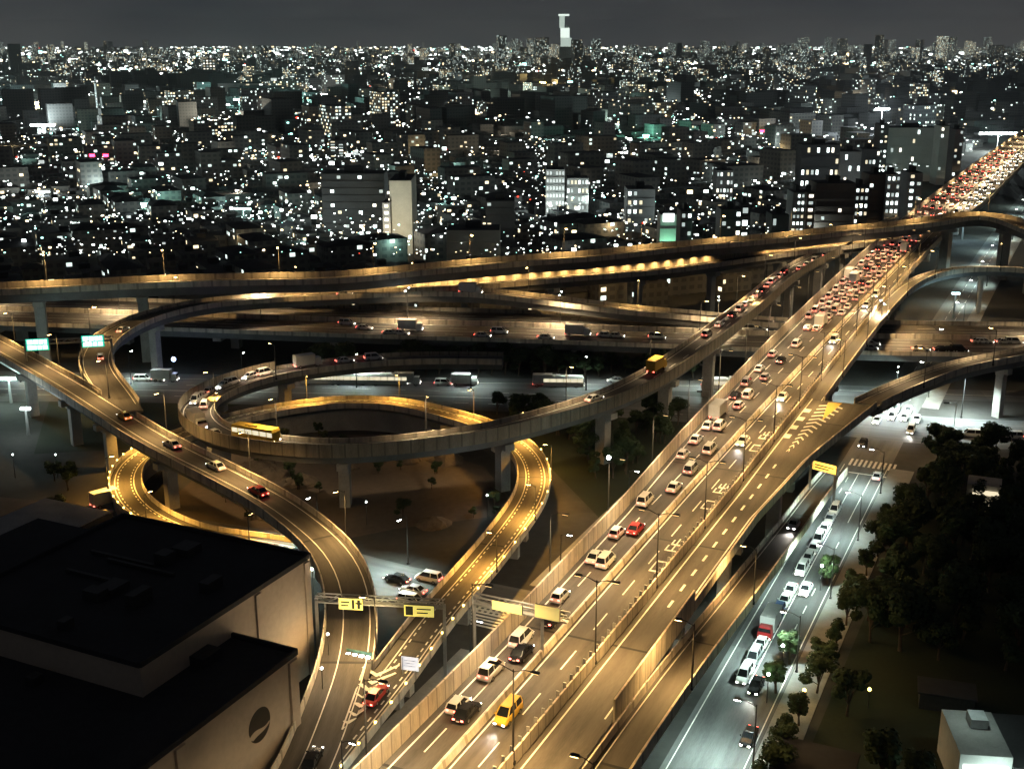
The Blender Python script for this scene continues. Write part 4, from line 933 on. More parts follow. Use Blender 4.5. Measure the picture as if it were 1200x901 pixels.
# ------------------------------------------------------------------ halls at the bottom left
def box_part(root, name, c, d, rot, m, mtop=None):
    q = MB(); o = Vector(root.location); q.box((c[0]-o.x, c[1]-o.y, c[2]-o.z), d, rot, 0, 1.0, 1 if mtop else None); return q.build(name, [m, mtop] if mtop else m, root)
def hall(corner, L, D, h, label, rotd, wallm, far=True):
    """corner = far front corner; the front runs L metres towards the camera along the expressway's direction, depth D to the left"""
    ta = Vector((TX, TY, 0)); na = Vector((TY, -TX, 0)); c = corner-ta*L/2-na*D/2; rot = math.atan2(TY, TX)
    root = empty('hall', (c.x, c.y, 0)); tag(root, label, 'hall')
    box_part(root, 'wall', (c.x, c.y, 0), (L, D, h), rot, wallm)
    r = MB(); r.box((0, 0, h+.003), (L-.6, D-.6, .12), rot); rf = r.build('roof', M_roof, root)
    pr = MB()
    for a, b in (((-L/2, -D/2), (L/2, -D/2)), ((L/2, -D/2), (L/2, D/2)), ((L/2, D/2), (-L/2, D/2)), ((-L/2, D/2), (-L/2, -D/2))):
        A_p = ta*a[0]+na*(-a[1]); B_p = ta*b[0]+na*(-b[1]); pr.obox(A_p+Vector((0, 0, h+.35)), B_p+Vector((0, 0, h+.35)), .4, .7)
    pr.build('parapet', M_roof, root)
    rnd = random.Random(int(L*10+D))
    for i in range(7):
        x, y = rnd.uniform(-L*.4, L*.4), rnd.uniform(-D*.38, D*.38); p = ta*x+na*y
        u = MB(); u.box((p.x, p.y, h+.12), (rnd.uniform(1.5, 4), rnd.uniform(1.2, 3), rnd.uniform(.8, 2.0)), rot); u.build('roof_unit', M_dark, root)
    for i in range(3):
        p0 = ta*rnd.uniform(-L*.4, L*.4)+na*rnd.uniform(-D*.4, 0); p1 = p0+na*rnd.uniform(6, 14)
        u = MB(); u.obox(p0+Vector((0, 0, h+.5)), p1+Vector((0, 0, h+.5)), .5, .4); u.build('duct', M_dark, root)
    return root, c, ta, na
c1 = W(363, 653, 17.5); c2 = W(348, 766, 13.5)
h1, hc1, ta, na = hall(c1, 34, 34, 17.5, 'tall dark-roofed hall with a beige side wall inside the diagonal ramp\'s bend', 0, M_beige)
h2, hc2, _, _ = hall(c2, 44, 44, 13.5, 'lower dark-roofed hall with a round emblem on its beige wall at bottom left', 0, M_beige)
# vertical pilaster, joints and lettering band of the lower hall, emblem on the wall
def on_wall(cor, s, z, out=.0): return cor-ta*s+na*out+Vector((0, 0, z-cor.z))
for s in (1.2, 22.0):
    p = on_wall(c2, s, 0, .12); box_part(h2, 'pilaster', (p.x, p.y, 0), (1.6, .5, 13.2), math.atan2(TY, TX), M_beige)
for s in (1.0, 12.0): p = on_wall(c1, s, 0, .1); box_part(h1, 'pilaster', (p.x, p.y, 0), (1.2, .4, 17.2), math.atan2(TY, TX), M_beige)
M_emb = mat('emblem_bronze', (.045, .038, .028), .5, .15)
def emblem(root, cor, s, z, r):
    o = Vector(root.location); e_ = MB(); c = on_wall(cor, s, z, .06)-o; up = Vector((0, 0, 1))
    def P(a, b): return c+ta*a*r+up*b*r
    n = 28
    # an upper leaf-like half and a lower crescent, split by a rising wavy gap
    top = [P(math.cos(t), math.sin(t)) for t in [math.radians(-18+216*i/n) for i in range(n+1)]]
    gap = [P(x, -.30+.38*x*.6-.18*math.sin(x*2.6)) for x in [-.92+1.8*i/12 for i in range(13)]]
    e_.face(top+gap)
    low = [P(.98*math.cos(t), .98*math.sin(t)-.12) for t in [math.radians(-150+140*i/n) for i in range(n+1)]]
    lg = [P(x, -.62+.34*x-.10*math.sin(x*2.6)) for x in [.86-1.5*i/10 for i in range(11)]]
    e_.face(low+lg); o_ = e_.build('emblem', M_emb, root); return o_
emblem(h2, c2, 8.2, 8.2, 2.1)
mb = MB(); o = Vector(h1.location)
for s, z, w, hh in ((21, 8.2, 1.0, 2.6), (19.4, 8.4, 1.6, .5), (18.4, 7.6, .6, 2.2)):
    p = on_wall(c1, s, z, .08)-o; mb.box((p.x, p.y, p.z-hh/2), (w, .1, hh), math.atan2(TY, TX))
mb.build('wall_mark', M_emb, h1)
for i, (u, v, zz, w, l, lab) in enumerate([(20, 700, 11, 46, 40, 'flat dark warehouse roof at the left edge behind the halls'), (30, 820, 9, 44, 40, 'low dark building roof at the photo\'s lower left edge'), (25, 622, 7, 26, 16, 'grey shed roof beside the bare lot at the left edge')]):
    c = W(u, v, zz); root = empty('warehouse', (c.x, c.y, 0)); tag(root, lab, 'warehouse')
    box_part(root, 'wall', (c.x, c.y, 0), (w, l, zz), math.atan2(TY, TX), M_roof); r = MB(); r.box((0, 0, zz+.003), (w-.5, l-.5, .2), math.atan2(TY, TX)); r.build('roof', M_roof if i < 2 else M_conc, root)
    u_ = MB(); u_.box((3, -2, zz+.2), (3, 2, 1.4), .44); u_.build('roof_unit', M_galv, root)
q = W(45, 751, 11.2); sk = empty('skylight', q); tag(sk, 'small lit skylight on the dark roof at the left', 'skylight'); mb = MB(); mb.box((0, 0, .0), (3.4, 1.2, .7), .1, top=.8); mb.build('glazing', emis('skylight_glow', (.6, 1, .9), .9, False), sk); mb = MB(); mb.box((0, 0, 0), (3.8, 1.6, .2), .1); mb.build('frame', M_dark, sk)
# white building and lit strip at the bottom right, low roofs in the park
q = W(1144, 858, 6); rt = empty('office_block', (q.x, q.y, 0)); tag(rt, 'pale grey block with a lit white front band at the bottom right corner', 'building')
box_part(rt, 'wall', (q.x, q.y, 0), (6.0, 10, 6), -.12, M_cargo, M_pave); mb = MB(); mb.box((-.6, -5.05, 3.2), (5.2, .12, 1.5), -.12); mb.build('lit_window_band', E_white, rt); mb = MB(); mb.box((.8, 2, 6.0), (2, 2.4, 1.2), -.12); mb.build('roof_unit', M_galv, rt)
light('shop_light', 'AREA', 900, WHT, rt, (0, -9, 7), 2); light('roof_light', 'AREA', 260, WHT, rt, (0, 2, 12), 1)  # the roof lamp is added, without a fixture, to lighten the pale roof
q = W(1188, 868, 5); rt = empty('shop', (q.x, q.y, 0)); tag(rt, 'narrow dark building with a vertical glowing strip at the right edge', 'building')
box_part(rt, 'wall', (q.x+2, q.y, 0), (7, 12, 5), -.12, M_dark); mb = MB(); mb.box((-1.6, -6.2, 1.2), (.6, .2, 3.4), -.12); mb.build('lit_sign_strip', E_white, rt)
q = W(955, 893, 3); rt = empty('pavilion', (q.x, q.y, 0)); tag(rt, 'low dark pavilion roof at the bottom edge beside the pavement', 'pavilion'); box_part(rt, 'wall', (q.x, q.y, 0), (9, 7, 3), -.43, M_dark); mb = MB(); mb.box((0, 0, 3.003), (9.6, 7.6, .3), -.43); mb.build('roof', M_roof, rt)
q = W(1110, 806, 2.6); rt = empty('pavilion', (q.x, q.y, 0)); tag(rt, 'dim pale roof among the dark park trees', 'pavilion'); box_part(rt, 'wall', (q.x, q.y, 0), (7, 4, 2.4), -.3, M_dark); mb = MB(); mb.box((0, 0, 2.403), (7.6, 4.6, .25), -.3); mb.build('roof', M_roof, rt)
q = W(1085, 575, 5); rt = empty('park_building', (q.x, q.y, 0)); tag(rt, 'small building with a few lit floors in the dark trees right of the crossroads', 'building'); box_part(rt, 'wall', (q.x+11, q.y, 0), (6, 5, 7), -.4, M_conc)
for i in range(3): mb = MB(); mb.box((10.2, -2.9, 1.0+i*2.1), (4.6, .2, .9), -.4); mb.build('window', E_win2, rt)
# lit petrol-station canopy beyond the green signs
q = W(128, 360, 5); rt = empty('station_canopy', (q.x, q.y, 0)); tag(rt, 'amber-lit canopy with a row of lamps left of the forking ramp', 'canopy')
mb = MB(); mb.box((0, 0, 5), (17, 8, .6), 0); mb.build('roof', M_cargo, rt)
for x in (-7, 7): mb = MB(); mb.box((x, 0, 0), (.5, .5, 5)); mb.build('post', M_galv, rt)
for i in range(6): mb = MB(); mb.box((-7.5+i*3, -3.9, 4.6), (.8, .3, .38)); mb.build('lamp', E_white, rt)
light('canopy_light', 'AREA', 4500, SODW, rt, (0, 1, 4.5), 4); bulb = None
# ------------------------------------------------------------------ trees
def tree_proto(name, R, h, trunk, n, seed, leaf=.55):
    rnd = random.Random(seed); root = empty(name, (0, 0, 0))
    t = MB(); top = (rnd.uniform(-.3, .3), rnd.uniform(-.3, .3), trunk+h*.35); t.tube([(0, 0, 0), (top[0]*.4, top[1]*.4, trunk*.6), top], [.26, .19, .09], 7)
    lobes = []
    for i in range(9):
        a = rnd.uniform(0, 6.28); rr = R*rnd.uniform(.15, .68); z = trunk+h*rnd.uniform(.15, .85); lobes.append((rr*math.cos(a), rr*math.sin(a), z, R*rnd.uniform(.32, .52)))
        t.tube([(top[0]*.6, top[1]*.6, trunk*.75), (rr*math.cos(a)*.7, rr*math.sin(a)*.7, z-.2)], [.10, .04], 5)
    t.build('trunk', M_bark, root); c = MB()
    for i in range(n):
        lx, ly, lz, lr = rnd.choice(lobes); v = Vector((rnd.gauss(0, 1), rnd.gauss(0, 1), rnd.gauss(0, 1))).normalized()*lr*(rnd.random()**.4); v.z *= .8
        p = Vector((lx, ly, lz))+v; nrm = (v.normalized()+Vector((rnd.uniform(-.7, .7), rnd.uniform(-.7, .7), rnd.uniform(0, .9)))).normalized(); a = nrm.cross(Vector((.3, .5, .8))).normalized(); b = nrm.cross(a); s1, s2 = leaf*rnd.uniform(.6, 1.3), leaf*rnd.uniform(.4, .9)
        c.face([p-a*s1, p-b*s2, p+a*s1, p+b*s2])
    c.build('crown', M_leaf, root); remember(root); return root
TP = {}
def tree(p, k, label, group, sc=1.0):
    if k not in TP: TP[k] = o = tree_proto('leafy_tree', *[(3.2, 5.2, 2.4, 2300, 3, .3), (2.5, 4.4, 2.0, 1800, 8, .27), (3.9, 6.0, 2.6, 2900, 15, .32)][k])
    else: o = copy_tree(TP[k])
    o.location = p; o.rotation_euler = (0, 0, random.uniform(0, 6.28)); o.scale = (sc, sc, sc*random.uniform(.9, 1.15)); tag(o, label, 'tree', group); return o
random.seed(21)
def seen(p, m=40):
    dy = p.y*CP-(p.z-CAMH)*SP
    if dy < 5: return False
    u = 600+F*p.x/dy; v = 450.5-F*((p.z-CAMH)*CP+p.y*SP)/dy
    return -m < u < 1200+m and -m < v < 901+m*1.5
# street trees along the pavement, two of them right under white lamps
for i, s in enumerate([18, 26, 34, 41, 49, 57, 64, 72, 80, 90, 99, 108, 122, 133]):
    near_l = min(range(7), key=lambda k: abs(10+k*26-s)); lit = abs(10+near_l*26-s) < 5
    tree(A_(s+random.uniform(-1, 1), 27.4+random.uniform(-.4, .4)), i % 3, 'street tree on the pavement edge, %s from the photo\'s bottom' % nth(i), 'street trees on the pavement', .72)
for i, (u, v) in enumerate([(972, 648), (928, 738), (912, 770)]):
    tree(W(u, v, 5.5)*1.0-Vector((0, 0, 5.5)), 1, ['bright green tree lit by the street lamp beside the queue of cars', 'green-lit tree halfway along the street', 'green-lit tree nearest the photo\'s bottom by the street'][i], None, .85)
    bulb_lamp(W(u, v, 5.5)-Vector((1.8, 2.6, 5.5)), 4.2, E_bulb, [1100, 420, 380][i], (.7, 1, .6), ['white lamp under the bright green tree', 'white lamp beside the green-lit tree halfway along the street', 'white lamp beside the lower green-lit tree'][i], r=.22)
n = 0
for s in range(-14, 172, 6):
    for o_ in range(32, 170, 6):
        if random.random() < .08: continue
        p = A_(s+random.uniform(-2.5, 2.5), o_+random.uniform(-2.5, 2.5))
        if not seen(p) or abs(LX.near(p)[1]) < 9 or (p-W(1140, 880)).length < 15 or (p-W(955, 893)).length < 8 or (p-W(1188, 868)).length < 11 or n > 285 or abs(LX2.near(p)[1]) < 13: continue
        tree(p, random.randrange(3), 'dark leafy tree in the unlit park right of the street', 'dark trees of the park', random.uniform(.8, 1.25)); n += 1
n = 0
for x in [-60+i*3.6 for i in range(34)]:
    for dy in (10.5, 6.5):
        p0 = LQ.at(LQ.near(Vector((x, 300, 0)))[0], -dy-random.uniform(0, 2))[0]; p0.z = 0
        if random.random() < .12 or n > 60 or LF.near(p0)[1] > -1 and LF.near(p0)[1] < 9: continue
        tree(p0, random.randrange(3), 'dark tree in the belt between ground-level road and crossing expressway', 'tree belt before the crossing expressway', random.uniform(.7, 1.0)); n += 1
n = 0
while n < 46:
    p = Vector((random.uniform(-20, 62), random.uniform(226, 286), 0))
    dA = LG.near(p)[1]
    if dA > -24 or abs(LX2.near(p)[1]) < 13: continue
    f1 = LGp.near(p)[1]; 
    if (p.xy-Vector((-30, 236))).length < 46: continue
    tree(p, random.randrange(3), 'dark tree on the ground between the loops and the expressway', 'trees between loops and expressway', random.uniform(.55, .95)); n += 1
for i in range(16):
    p = Vector((random.uniform(-118, -84), random.uniform(196, 262), 0))
    if abs(LE.near(p)[1]-3.5) < 8 or abs(LD.near(p)[1]) < 8: continue
    tree(p, random.randrange(3), 'dark tree below the diagonal ramp at the left', 'trees below the diagonal ramp', random.uniform(.5, .9))
n = 0
while n < 34:
    p = Vector((random.uniform(-66, 6), random.uniform(196, 262), 0))
    if LGp.near(p)[1] < 8.5 or on_road(p, None, 60): continue
    tree(p, random.randrange(3), 'low dark bush on the bare ground inside the loop ramp', 'bushes inside the loop', random.uniform(.22, .5))['category'] = 'bush'; n += 1
# ------------------------------------------------------------------ the city
random.seed(5)
def facade_mat(name, prob, wu, wv, strength, wall, warm=.35):
    """wall with a grid of windows, some of them lit: UV in metres, each building's UV shifted by its own offset"""
    m = bpy.data.materials.new(name); m.use_nodes = True; t = m.node_tree; p = t.nodes['Principled BSDF']
    uv = N(t, 'ShaderNodeUVMap'); s = N(t, 'ShaderNodeSeparateXYZ'); t.links.new(uv.outputs[0], s.inputs[0])
    def math_(op, a, b=None):
        n = N(t, 'ShaderNodeMath', operation=op)
        for i, x in enumerate((a, b)):
            if x is None: continue
            if isinstance(x, (int, float)): n.inputs[i].default_value = x
            else: t.links.new(x, n.inputs[i])
        return n.outputs[0]
    a, b = math_('DIVIDE', s.outputs[0], wu), math_('DIVIDE', s.outputs[1], wv)
    fa, fb = math_('FLOOR', a), math_('FLOOR', b); ra, rb = math_('FRACT', a), math_('FRACT', b)
    ins = math_('MULTIPLY', math_('MULTIPLY', math_('GREATER_THAN', ra, .2), math_('LESS_THAN', ra, .8)), math_('MULTIPLY', math_('GREATER_THAN', rb, .28), math_('LESS_THAN', rb, .78)))
    cx = N(t, 'ShaderNodeCombineXYZ'); t.links.new(fa, cx.inputs[0]); t.links.new(fb, cx.inputs[1])
    wn = N(t, 'ShaderNodeTexWhiteNoise', noise_dimensions='3D'); t.links.new(cx.outputs[0], wn.inputs['Vector'])
    lit = math_('MULTIPLY', math_('LESS_THAN', wn.outputs[0], prob), ins)
    sc = N(t, 'ShaderNodeSeparateColor'); t.links.new(wn.outputs['Color'], sc.inputs[0])
    mx = N(t, 'ShaderNodeMix', data_type='RGBA'); t.links.new(math_('LESS_THAN', sc.outputs[1], warm), mx.inputs[0])
    mx.inputs[6].default_value = (.82, 1, .92, 1); mx.inputs[7].default_value = (1, .82, .50, 1)
    t.links.new(mx.outputs[2], p.inputs['Emission Color'])
    t.links.new(math_('MULTIPLY', lit, math_('MULTIPLY', math_('ADD', sc.outputs[2], .3), strength)), p.inputs['Emission Strength'])
    bc = N(t, 'ShaderNodeMix', data_type='RGBA'); t.links.new(ins, bc.inputs[0]); bc.inputs[6].default_value = (*wall, 1); bc.inputs[7].default_value = (wall[0]*.55, wall[1]*.57, wall[2]*.62, 1)
    t.links.new(bc.outputs[2], p.inputs['Base Color']); p.inputs['Roughness'].default_value = .7; m.cycles.emission_sampling = 'NONE'; MATS[name] = m; return m
FA = [facade_mat('dwelling_facade', .022, 3.0, 3.0, 2.2, (.12, .12, .115)), facade_mat('flats_facade', .085, 3.4, 2.9, 2.2, (.15, .148, .14)), facade_mat('office_facade', .20, 2.6, 3.4, 2.4, (.2, .21, .22), .2), facade_mat('bright_facade', .42, 3.0, 3.0, 2.6, (.40, .38, .33), .5)]
from mathutils import noise as mnoise
def dens_at(x, y):
    q = view_uv((x, y, 5)) or (0, 60); u, v = q
    return .5+.95*mnoise.noise(Vector((u/130, v/16, 1.7)))+.5*mnoise.noise(Vector((u/40, v/7, 4.1)))
FDARK = facade_mat('unlit_facade', .004, 3.0, 3.0, 1.6, (.08, .082, .082))
def cbox(mb, c, d, rot, mi, mroof):
    ou, ov = random.randrange(900)*40.0, random.randrange(900)*40.0
    k = len(mb.f); mb.box(c, d, rot, mi, 1.0, mroof)
    for i in range(4): mb.uv[k+i] = [(x+ou+i*13*3.0, y+ov) for x, y in mb.uv[k+i]]
def view_uv(p):
    dy = p[1]*CP-(p[2]-CAMH)*SP
    if dy < 1: return None
    return 600+F*p[0]/dy, 450.5-F*((p[2]-CAMH)*CP+p[1]*SP)/dy
def clear(x, y, m=0):
    p = Vector((x, y, 0)); d, o = LG.near(p)
    if -46-m < o < 42+m: return False
    for ln, r in ((LB, 14), (LB2, 13), (LK, 24), (LQ, 12), (LD, 11), (LX2, 15), (LJ, 8), (LC, 10), (LE, 14), (LF, 9), (LGp, 9), (LX, 11)):
        if abs(ln.near(p)[1]) < r+m and (ln.at(ln.near(p)[0])[0].xy-p.xy).length < r+m+8: return False
    return True
# individual blocks: (left u, right u, top v, ground distance, depth, storeys lit pattern, label)
OCC = []
WINP = {}
def win_mesh(w, h, m):
    k = (round(w, 1), round(h, 1), m.name)
    if k not in WINP:
        q = MB(); q.box((0, 0, 0), (w, .12, h)); WINP[k] = q.mesh('window', m)
    return WINP[k]
def block(u0, u1, vt, y, dep, label, wallc, cols=0, rows=0, lit=.6, wm=None, rot=0.0, side=None, name='apartment_block', wsize=None, cat='apartment building', stair=True):
    a, b = WY(u0, vt, y), WY(u1, vt, y); w = b.x-a.x; h = a.z; c = Vector(((a.x+b.x)/2, y+dep/2, 0)); OCC.append((c.x, c.y, max(w, dep)*.75))
    root = empty(name, c, rot); tag(root, label, cat)
    q = MB(); q.box((0, 0, 0), (w, dep, h))
    for j in range(1, rows): q.box((0, -dep/2-.35, j*h/rows-.1), (w, .68, .16))
    q.build('wall', wallc, root)
    r = MB(); r.box((0, 0, h+.002), (w-.5, dep-.5, .25)); r.box((0, 0, h+.25), (w*.3, dep*.4, 2.4)); r.build('roof', M_roof, root)
    if cols and rows:
        ww, hh = w/cols, h/rows
        cnt = 0
        for j in range(rows):
            for i in range(cols):
                on = random.random() < lit
                if not on or cnt >= 95: continue
                cnt += 1; m = random.choice([wm, wm, E_win2, E_winw2]) if wm and wm is not E_dim else (wm or random.choice([E_win, E_winw, E_winw, E_win2, E_winw2, E_winw2]))
                o = bpy.data.objects.new('window', win_mesh(*(wsize or (ww*.5, hh*.42)), m)); C.objects.link(o); o.parent = root
                o.location = (-w/2+ww*(i+.5), -dep/2-.02, j*hh+hh*.32)
    return root
M_cream = mat('cream_wall', (.54, .52, .44), .85, .12, .15, 1); M_greyw = mat('grey_wall', (.30, .30, .30), .85, .15, .15, 1); M_brownw = mat('brown_tile_wall', (.16, .13, .115), .85, .15, .15, 1); M_whitew = mat('white_wall', (.6, .6, .58), .8, .1, .15, 1); M_dim = mat('dark_wall', (.11, .11, .115), .85, .2, .15, 1)
twr = block(456, 482, 212, 505, 26, 'tall slender cream tower block lit on its end wall behind the flyover', M_cream)
lt = light('tower_fill_light', 'AREA', 5200, (1, 1, .84), twr, (-4, -40, 17), 3, rot=(math.radians(92), 0, math.radians(-4)))  # added lamp without a fixture, brightens the cream end wall
for j in range(9): o = bpy.data.objects.new('window', win_mesh(.9, 1.1, E_win)); C.objects.link(o); o.parent = twr; o.location = (-5.2, -12.9+random.uniform(-.01, .01), 2.2+j*2.9)
block(376, 450, 204, 552, 16, 'broad dark slab block with a lit left edge beside the cream tower', M_dim, 9, 9, .14)
block(448, 457, 238, 499, 12, 'narrow stair tower with stacked lights touching the cream tower', M_greyw, 1, 8, .9, E_win)
block(523, 586, 270, 455, 14, 'low beige block with a central stair head just beyond the flyover', M_cream, 8, 4, .06)
lb = light('block_light', 'POINT', 5000, (1, .98, .7), twr, (30, -58, 14), 1)
block(569, 603, 236, 505, 14, 'dark block with one column of lit stair windows behind the beige block', M_dim, 4, 8, .22, E_win)
block(640, 662, 199, 600, 12, 'white block with rows of pale balconies left of a twin lit block', M_whitew, 6, 7, .75, E_dim)
block(664, 690, 209, 604, 12, 'white-lit gallery block right of the pale balcony block', M_whitew, 6, 5, .8, E_winw)
block(735, 768, 222, 560, 14, 'block with a bright white upper floor over the flyover\'s middle', M_greyw, 5, 5, .5, E_winw)
gb = block(774, 793, 252, 470, 10, 'narrow green-lit building with a bright sign on top above the flyover', M_whitew, 1, 4, 0, name='shop_building', cat='building')
q = MB(); q.box((0, -5.3, WY(774, 252, 470).z-2.6), (4.4, .3, 3.2)); q.build('roof_sign', E_white, gb); light('sign_light', 'POINT', 2600, (.35, 1, .6), gb, (0, -10, 9), .5)
for i, (u0, u1, vt, y, cl, rw, li, wc, lab) in enumerate([(798, 812, 248, 480, 2, 6, .8, M_dim, 'dark block with pairs of lit windows right of the green-lit building'), (845, 870, 246, 500, 3, 5, .6, M_dim, 'dark block with scattered white windows above the flyover, right of centre'), (868, 880, 240, 505, 1, 4, .9, M_dim, 'narrow dark block with four stacked bright windows'), (905, 925, 252, 490, 3, 3, .4, M_dim, 'low dark block with one wide bright window'),
      (930, 944, 226, 505, 3, 9, .85, M_greyw, 'block with two dense columns of white corridor lights'), (946, 956, 226, 503, 1, 9, 1.0, M_brownw, 'block edge with one column of warm stacked windows'), (957, 1003, 215, 508, 7, 9, .03, M_brownw, 'big brown unlit block right of the warm column'), (1003, 1019, 219, 520, 3, 8, .8, M_dim, 'dark block with two columns of lights between brown blocks'),
      (1019, 1040, 205, 524, 3, 10, .04, M_brownw, 'dark brown block beside the tall lit corridor block'), (1040, 1056, 205, 522, 3, 9, .9, M_whitew, 'tall block with bright corridor lights before the jammed expressway'), (1066, 1082, 203, 530, 2, 10, .8, M_greyw, 'grey block with two columns of lamps at the expressway\'s edge'),
      (1040, 1100, 150, 780, 12, 6, .12, M_whitew, 'wide white hospital-like block far up beside the expressway'), (1103, 1113, 148, 760, 2, 9, .1, M_whitew, 'tall white slab right of the wide white block'), (1120, 1130, 152, 770, 2, 9, .5, M_greyw, 'slim grey tower at the left of the far expressway'), (1032, 1042, 146, 770, 2, 12, .8, M_dim, 'narrow tower with a column of white lights under the floodlight'),
      (940, 985, 170, 640, 8, 6, .5, M_dim, 'block with rows of lit windows above the brown blocks'), (985, 1010, 178, 650, 5, 5, .3, M_greyw, 'grey mid-rise block left of the white hospital-like block'), (840, 860, 200, 640, 5, 5, .6, M_greyw, 'small block with a lit grid of windows above the flyover lamps'), (1010, 1032, 175, 680, 5, 6, .25, M_dim, 'dim mid-rise block beneath the floodlight'), (385, 404, 165, 900, 2, 8, .7, M_dim, 'dark tower with one lit column above the broad slab'),
      (420, 432, 95, 2400, 3, 6, .8, M_greyw, 'far lit tower left of centre'), (196, 214, 84, 2400, 4, 8, 1.0, M_cream, 'far block shining yellow at the upper left'), (237, 252, 70, 3000, 4, 7, 1.0, M_cream, 'far warm-lit square tower near the horizon at left'), (728, 748, 88, 2600, 5, 6, 1.0, M_cream, 'far block glowing yellow right of the tall skyscraper'),
      (523, 558, 160, 1000, 8, 5, 1.0, M_whitew, 'white-lit curved gallery block in the dark middle distance'), (170, 189, 171, 930, 4, 6, .8, M_dim, 'small block with a grid of yellow windows at left'), (255, 333, 98, 2000, 10, 5, .15, M_whitew, 'very wide teal-lit depot building at the upper left'), (564, 596, 98, 2100, 6, 5, .9, M_whitew, 'far green-white lit office block near centre')]):
    block(u0, u1, vt, y, 12, lab, wc, cl, rw, li, E_win if 'yellow' in lab or 'warm' in lab else (E_winw if li > .7 else None))
# the stepped skyscraper on the horizon
y = 5200; a = WY(654, 17, y); b = WY(669, 17, y); S_ = empty('skyscraper', ((a.x+b.x)/2, y, 0)); tag(S_, 'very tall stepped skyscraper with a lit crown alone on the horizon', 'skyscraper')
M_twr = mat('skyscraper_glass', (.25, .30, .28), .4, .2, .02, .1); E_twr = emis('skyscraper_glow', (.82, 1, .88), .62, False); E_twr2 = emis('skyscraper_bright', (.86, 1, .9), 1.25, False)
ht = a.z
for nm, x, w, z0, z1, m in (('tower_base', 6, 52, 0, ht*.34, M_twr), ('lower_tier', 8, 44, ht*.34, ht*.52, E_twr), ('middle_tier', 3, 36, ht*.52, ht*.72, E_twr2), ('upper_tier', -10, 20, ht*.72, ht*.965, E_twr), ('crown', -3, 44, ht*.965, ht, E_twr2)):
    q = MB(); q.box((x, 0, z0+.01), (w, 40, z1-z0-.02)); q.build(nm, m, S_)
q = MB(); q.box((14, 0, ht*.72), (10, 30, ht*.05)); q.build('upper_tier', M_twr, S_)
